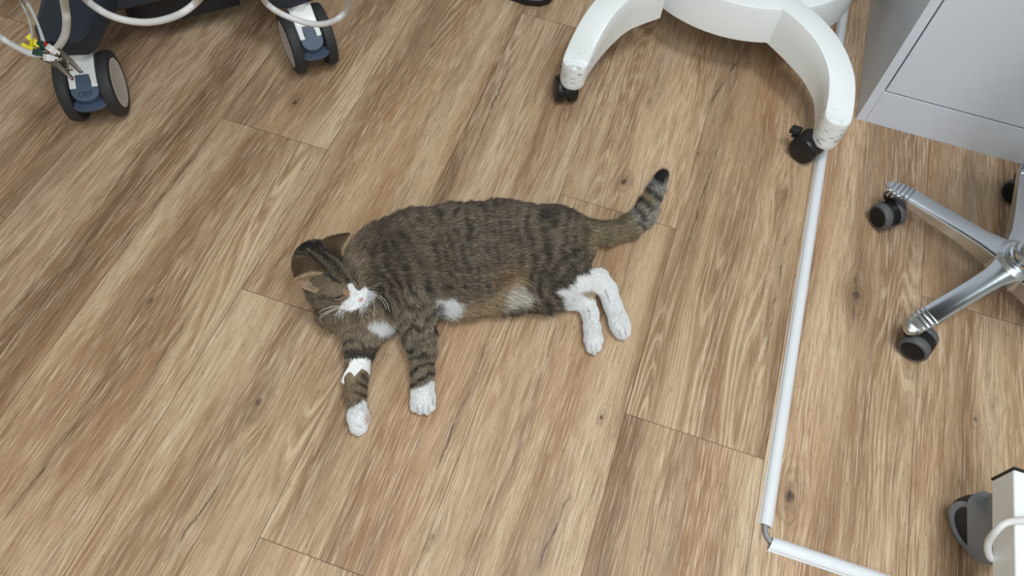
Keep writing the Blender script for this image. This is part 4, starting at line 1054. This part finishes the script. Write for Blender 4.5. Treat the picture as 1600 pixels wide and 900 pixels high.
    pk = rng.choice(len(eT), NE, p=ea/ea.sum()); e1 = np.sqrt(rng.random(NE))[:, None]; e2_ = rng.random(NE)[:, None]; w0, w1, w2 = 1-e1, e1*(1-e2_), e1*e2_; tt = eT[pk]
    E0 = allV[tt[:, 0]]*w0+allV[tt[:, 1]]*w1+allV[tt[:, 2]]*w2; EC = allC[tt[:, 0]]*w0+allC[tt[:, 1]]*w1+allC[tt[:, 2]]*w2
    en = np.cross(allV[tt[:, 1]]-allV[tt[:, 0]], allV[tt[:, 2]]-allV[tt[:, 0]]); en /= np.linalg.norm(en, axis=1)[:, None]+1e-12; en *= np.sign(en[:, 2:3]+1e-6)
    ef = -(allV[tt[:, 1]]-allV[tt[:, 0]]); ef /= np.linalg.norm(ef, axis=1)[:, None]+1e-12
    ef = np.where(((E0-np.array(G(508, 420, .07)))*ef).sum(1)[:, None] < 0, -ef, ef)
    ed = ef+en*.35+rng.normal(size=(NE, 3))*.25; ed /= np.linalg.norm(ed, axis=1)[:, None]; el = (.0022+.0022*rng.random(NE))[:, None]
    el = np.where(EC.mean(1)[:, None] > .25, el*1.5, el)
    pts = np.concatenate([pts, np.stack([E0, E0+ed*el*.35, E0+ed*el*.7, E0+ed*el], 1)]); col = np.concatenate([col, EC*(.7+.6*rng.random(NE))[:, None]])
    isw = np.concatenate([isw, np.zeros(NE, bool)]); lnk = np.concatenate([ln[keep], np.full(NE, .004)])
    hc = bpy.data.hair_curves.new('fur'); nk = len(pts); hc.add_curves([4]*nk)
    hc.attributes['position'].data.foreach_set('vector', (pts-np.array(org)).astype('f').ravel())
    ra = hc.attributes.get('radius') or hc.attributes.new('radius', 'FLOAT', 'POINT')
    rw = np.tile(np.array([.00026, .00024, .00018, .00006], 'f'), (nk, 1)); rw[(lnk < .006)] *= .8
    ra.data.foreach_set('value', rw.ravel())
    ca_ = hc.attributes.new('coat', 'FLOAT_COLOR', 'POINT')
    c4 = np.repeat(np.concatenate([col, np.ones((nk, 1))], 1)[:, None, :], 4, 1)
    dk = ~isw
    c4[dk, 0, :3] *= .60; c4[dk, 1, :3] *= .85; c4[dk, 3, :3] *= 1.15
    ca_.data.foreach_set('color', c4.astype('f').ravel())
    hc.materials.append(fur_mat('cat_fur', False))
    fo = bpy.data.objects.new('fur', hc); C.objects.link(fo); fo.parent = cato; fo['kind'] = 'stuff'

    def child(mb, name, m, label=None, **kw):
        o = mb.build(name, m, cato, org=None, **kw)
        if label: o['label'] = label
        return o
    # eyes: narrow dark slits with pale rims
    m_eye = mat('dark_eye', srgb(20, 16, 14), .15); m_rim = mat('pale_eyelid', srgb(170, 138, 112), .6)
    def surf_z(px_, py_):
        """height of the coat surface seen at a photo position"""
        x, y = project(V); m = (np.abs(x-px_) < 2.5) & (np.abs(y-py_) < 2.5) & (VN[:, 2] > -.1)
        return float(V[m, 2].max()) if m.any() else .08
    def on(px_, py_, lift=.0015): return G(px_, py_, surf_z(px_, py_)+lift)
    child(MB().tube([on(523, 465.5, .0012), on(530, 464.5, .0022), on(537, 460.5, .0018)], [.0007, .0019, .0008]), 'eye', m_eye)
    child(MB().tube([on(522, 467.5, .0012), on(530, 467.2, .0022), on(538.5, 463, .0018)], [.0005, .0010, .0006]), 'eyelid', m_rim)
    child(MB().tube([on(554, 437, .0012), on(557.5, 441, .0018), on(559, 446, .0014)], [.0005, .0013, .0005]), 'eye', m_eye)
    child(MB().tube([on(552.5, 438, .0014), on(555.5, 442, .0020), on(557, 447, .0015)], [.0004, .0007, .0004]), 'eyelid', m_rim)
    m_wh = mat('white_whisker', srgb(240, 238, 232), .4)
    for pts in ([(573, 451), (583, 445), (596, 442)], [(573, 454), (588, 458), (602, 470), (609, 487)], [(572, 458), (583, 468), (585, 482), (584, 495)], [(572, 456), (590, 462), (600, 474), (604, 484)],
                [(538, 479), (522, 482), (500, 493)], [(536, 481), (518, 486), (498, 498)], [(540, 481), (530, 486), (520, 494)], [(537, 478), (515, 480), (498, 488)], [(545, 482), (538, 487), (534, 490)],
                [(560, 430), (570, 424), (590, 423)], [(558, 424), (570, 416), (582, 413)], [(573, 452), (582, 448), (592, 446)]):
        z0 = .075
        P = [G(*pts[0], z0)]+[G(p[0], p[1], z0+.012+.004*i) for i, p in enumerate(pts[1:])]
        child(MB().tube(P, [.00040]+[.00034]*(len(P)-2)+[.00012], seg=6), 'whisker', m_wh)
    # bandage wrapped round the fore leg
    m_tape = mat('white_bandage_tape', srgb(238, 238, 236), .6, noise=.03, nscale=60, bump=.5, bscale=220)
    ax = [G(561, 553, .0245), G(561, 567, .0225), G(559, 583, .0205)]
    v = []; f = []; NSG = 28
    for j, (p, r_) in enumerate(zip([ax[0], ax[0].lerp(ax[1], .1), ax[0].lerp(ax[1], .6), ax[1], ax[1].lerp(ax[2], .6), ax[2].lerp(ax[1], .05), ax[2]], [.0185, .0210, .0200, .0192, .0192, .0195, .0170])):
        d = (ax[2]-ax[0]).normalized(); s = d.cross(Vector((0, 0, 1))).normalized(); u_ = s.cross(d)
        for k in range(NSG):
            a = 2*PI*k/NSG; w = r_*(1+.035*math.sin(3*a+j)+.02*math.sin(7*a+2*j))
            q = p+s*math.cos(a)*w+u_*math.sin(a)*w+d*(.0022*math.sin(a*2+1)); q.z = max(q.z, .0012); v.append(q)
    for j in range(6):
        for k in range(NSG): f.append((j*NSG+k, j*NSG+(k+1) % NSG, (j+1)*NSG+(k+1) % NSG, (j+1)*NSG+k))
    bd = child(MB().add(v, f), 'bandage', m_tape, 'white tape bandage')
    # loose tape end running down the leg
    cen = [(561, 566, .0445), (552, 577, .0415), (543, 588, .034), (537, 600, .022)]; vv = []
    for i, (x, y, z) in enumerate(cen):
        p = G(x, y, z); q = G(cen[min(i+1, 3)][0], cen[min(i+1, 3)][1], cen[min(i+1, 3)][2])-G(cen[max(i-1, 0)][0], cen[max(i-1, 0)][1], cen[max(i-1, 0)][2]); q.normalize()
        s = q.cross(Vector((0, 0, 1))).normalized(); w = [.0105, .0095, .0080, .0062][i]
        vv += [p-s*w, p+s*w, p+s*w-Vector((0, 0, .0012)), p-s*w-Vector((0, 0, .0012))]
    ff = [(4*i+j, 4*i+(j+1) % 4, 4*i+4+(j+1) % 4, 4*i+4+j) for i in range(3) for j in range(4)]+[(0, 1, 2, 3), (12, 13, 14, 15)]
    tp = child(MB().add(vv, ff), 'tape_end', m_tape, 'loose folded end of tape', bevel=.0004)
cat()
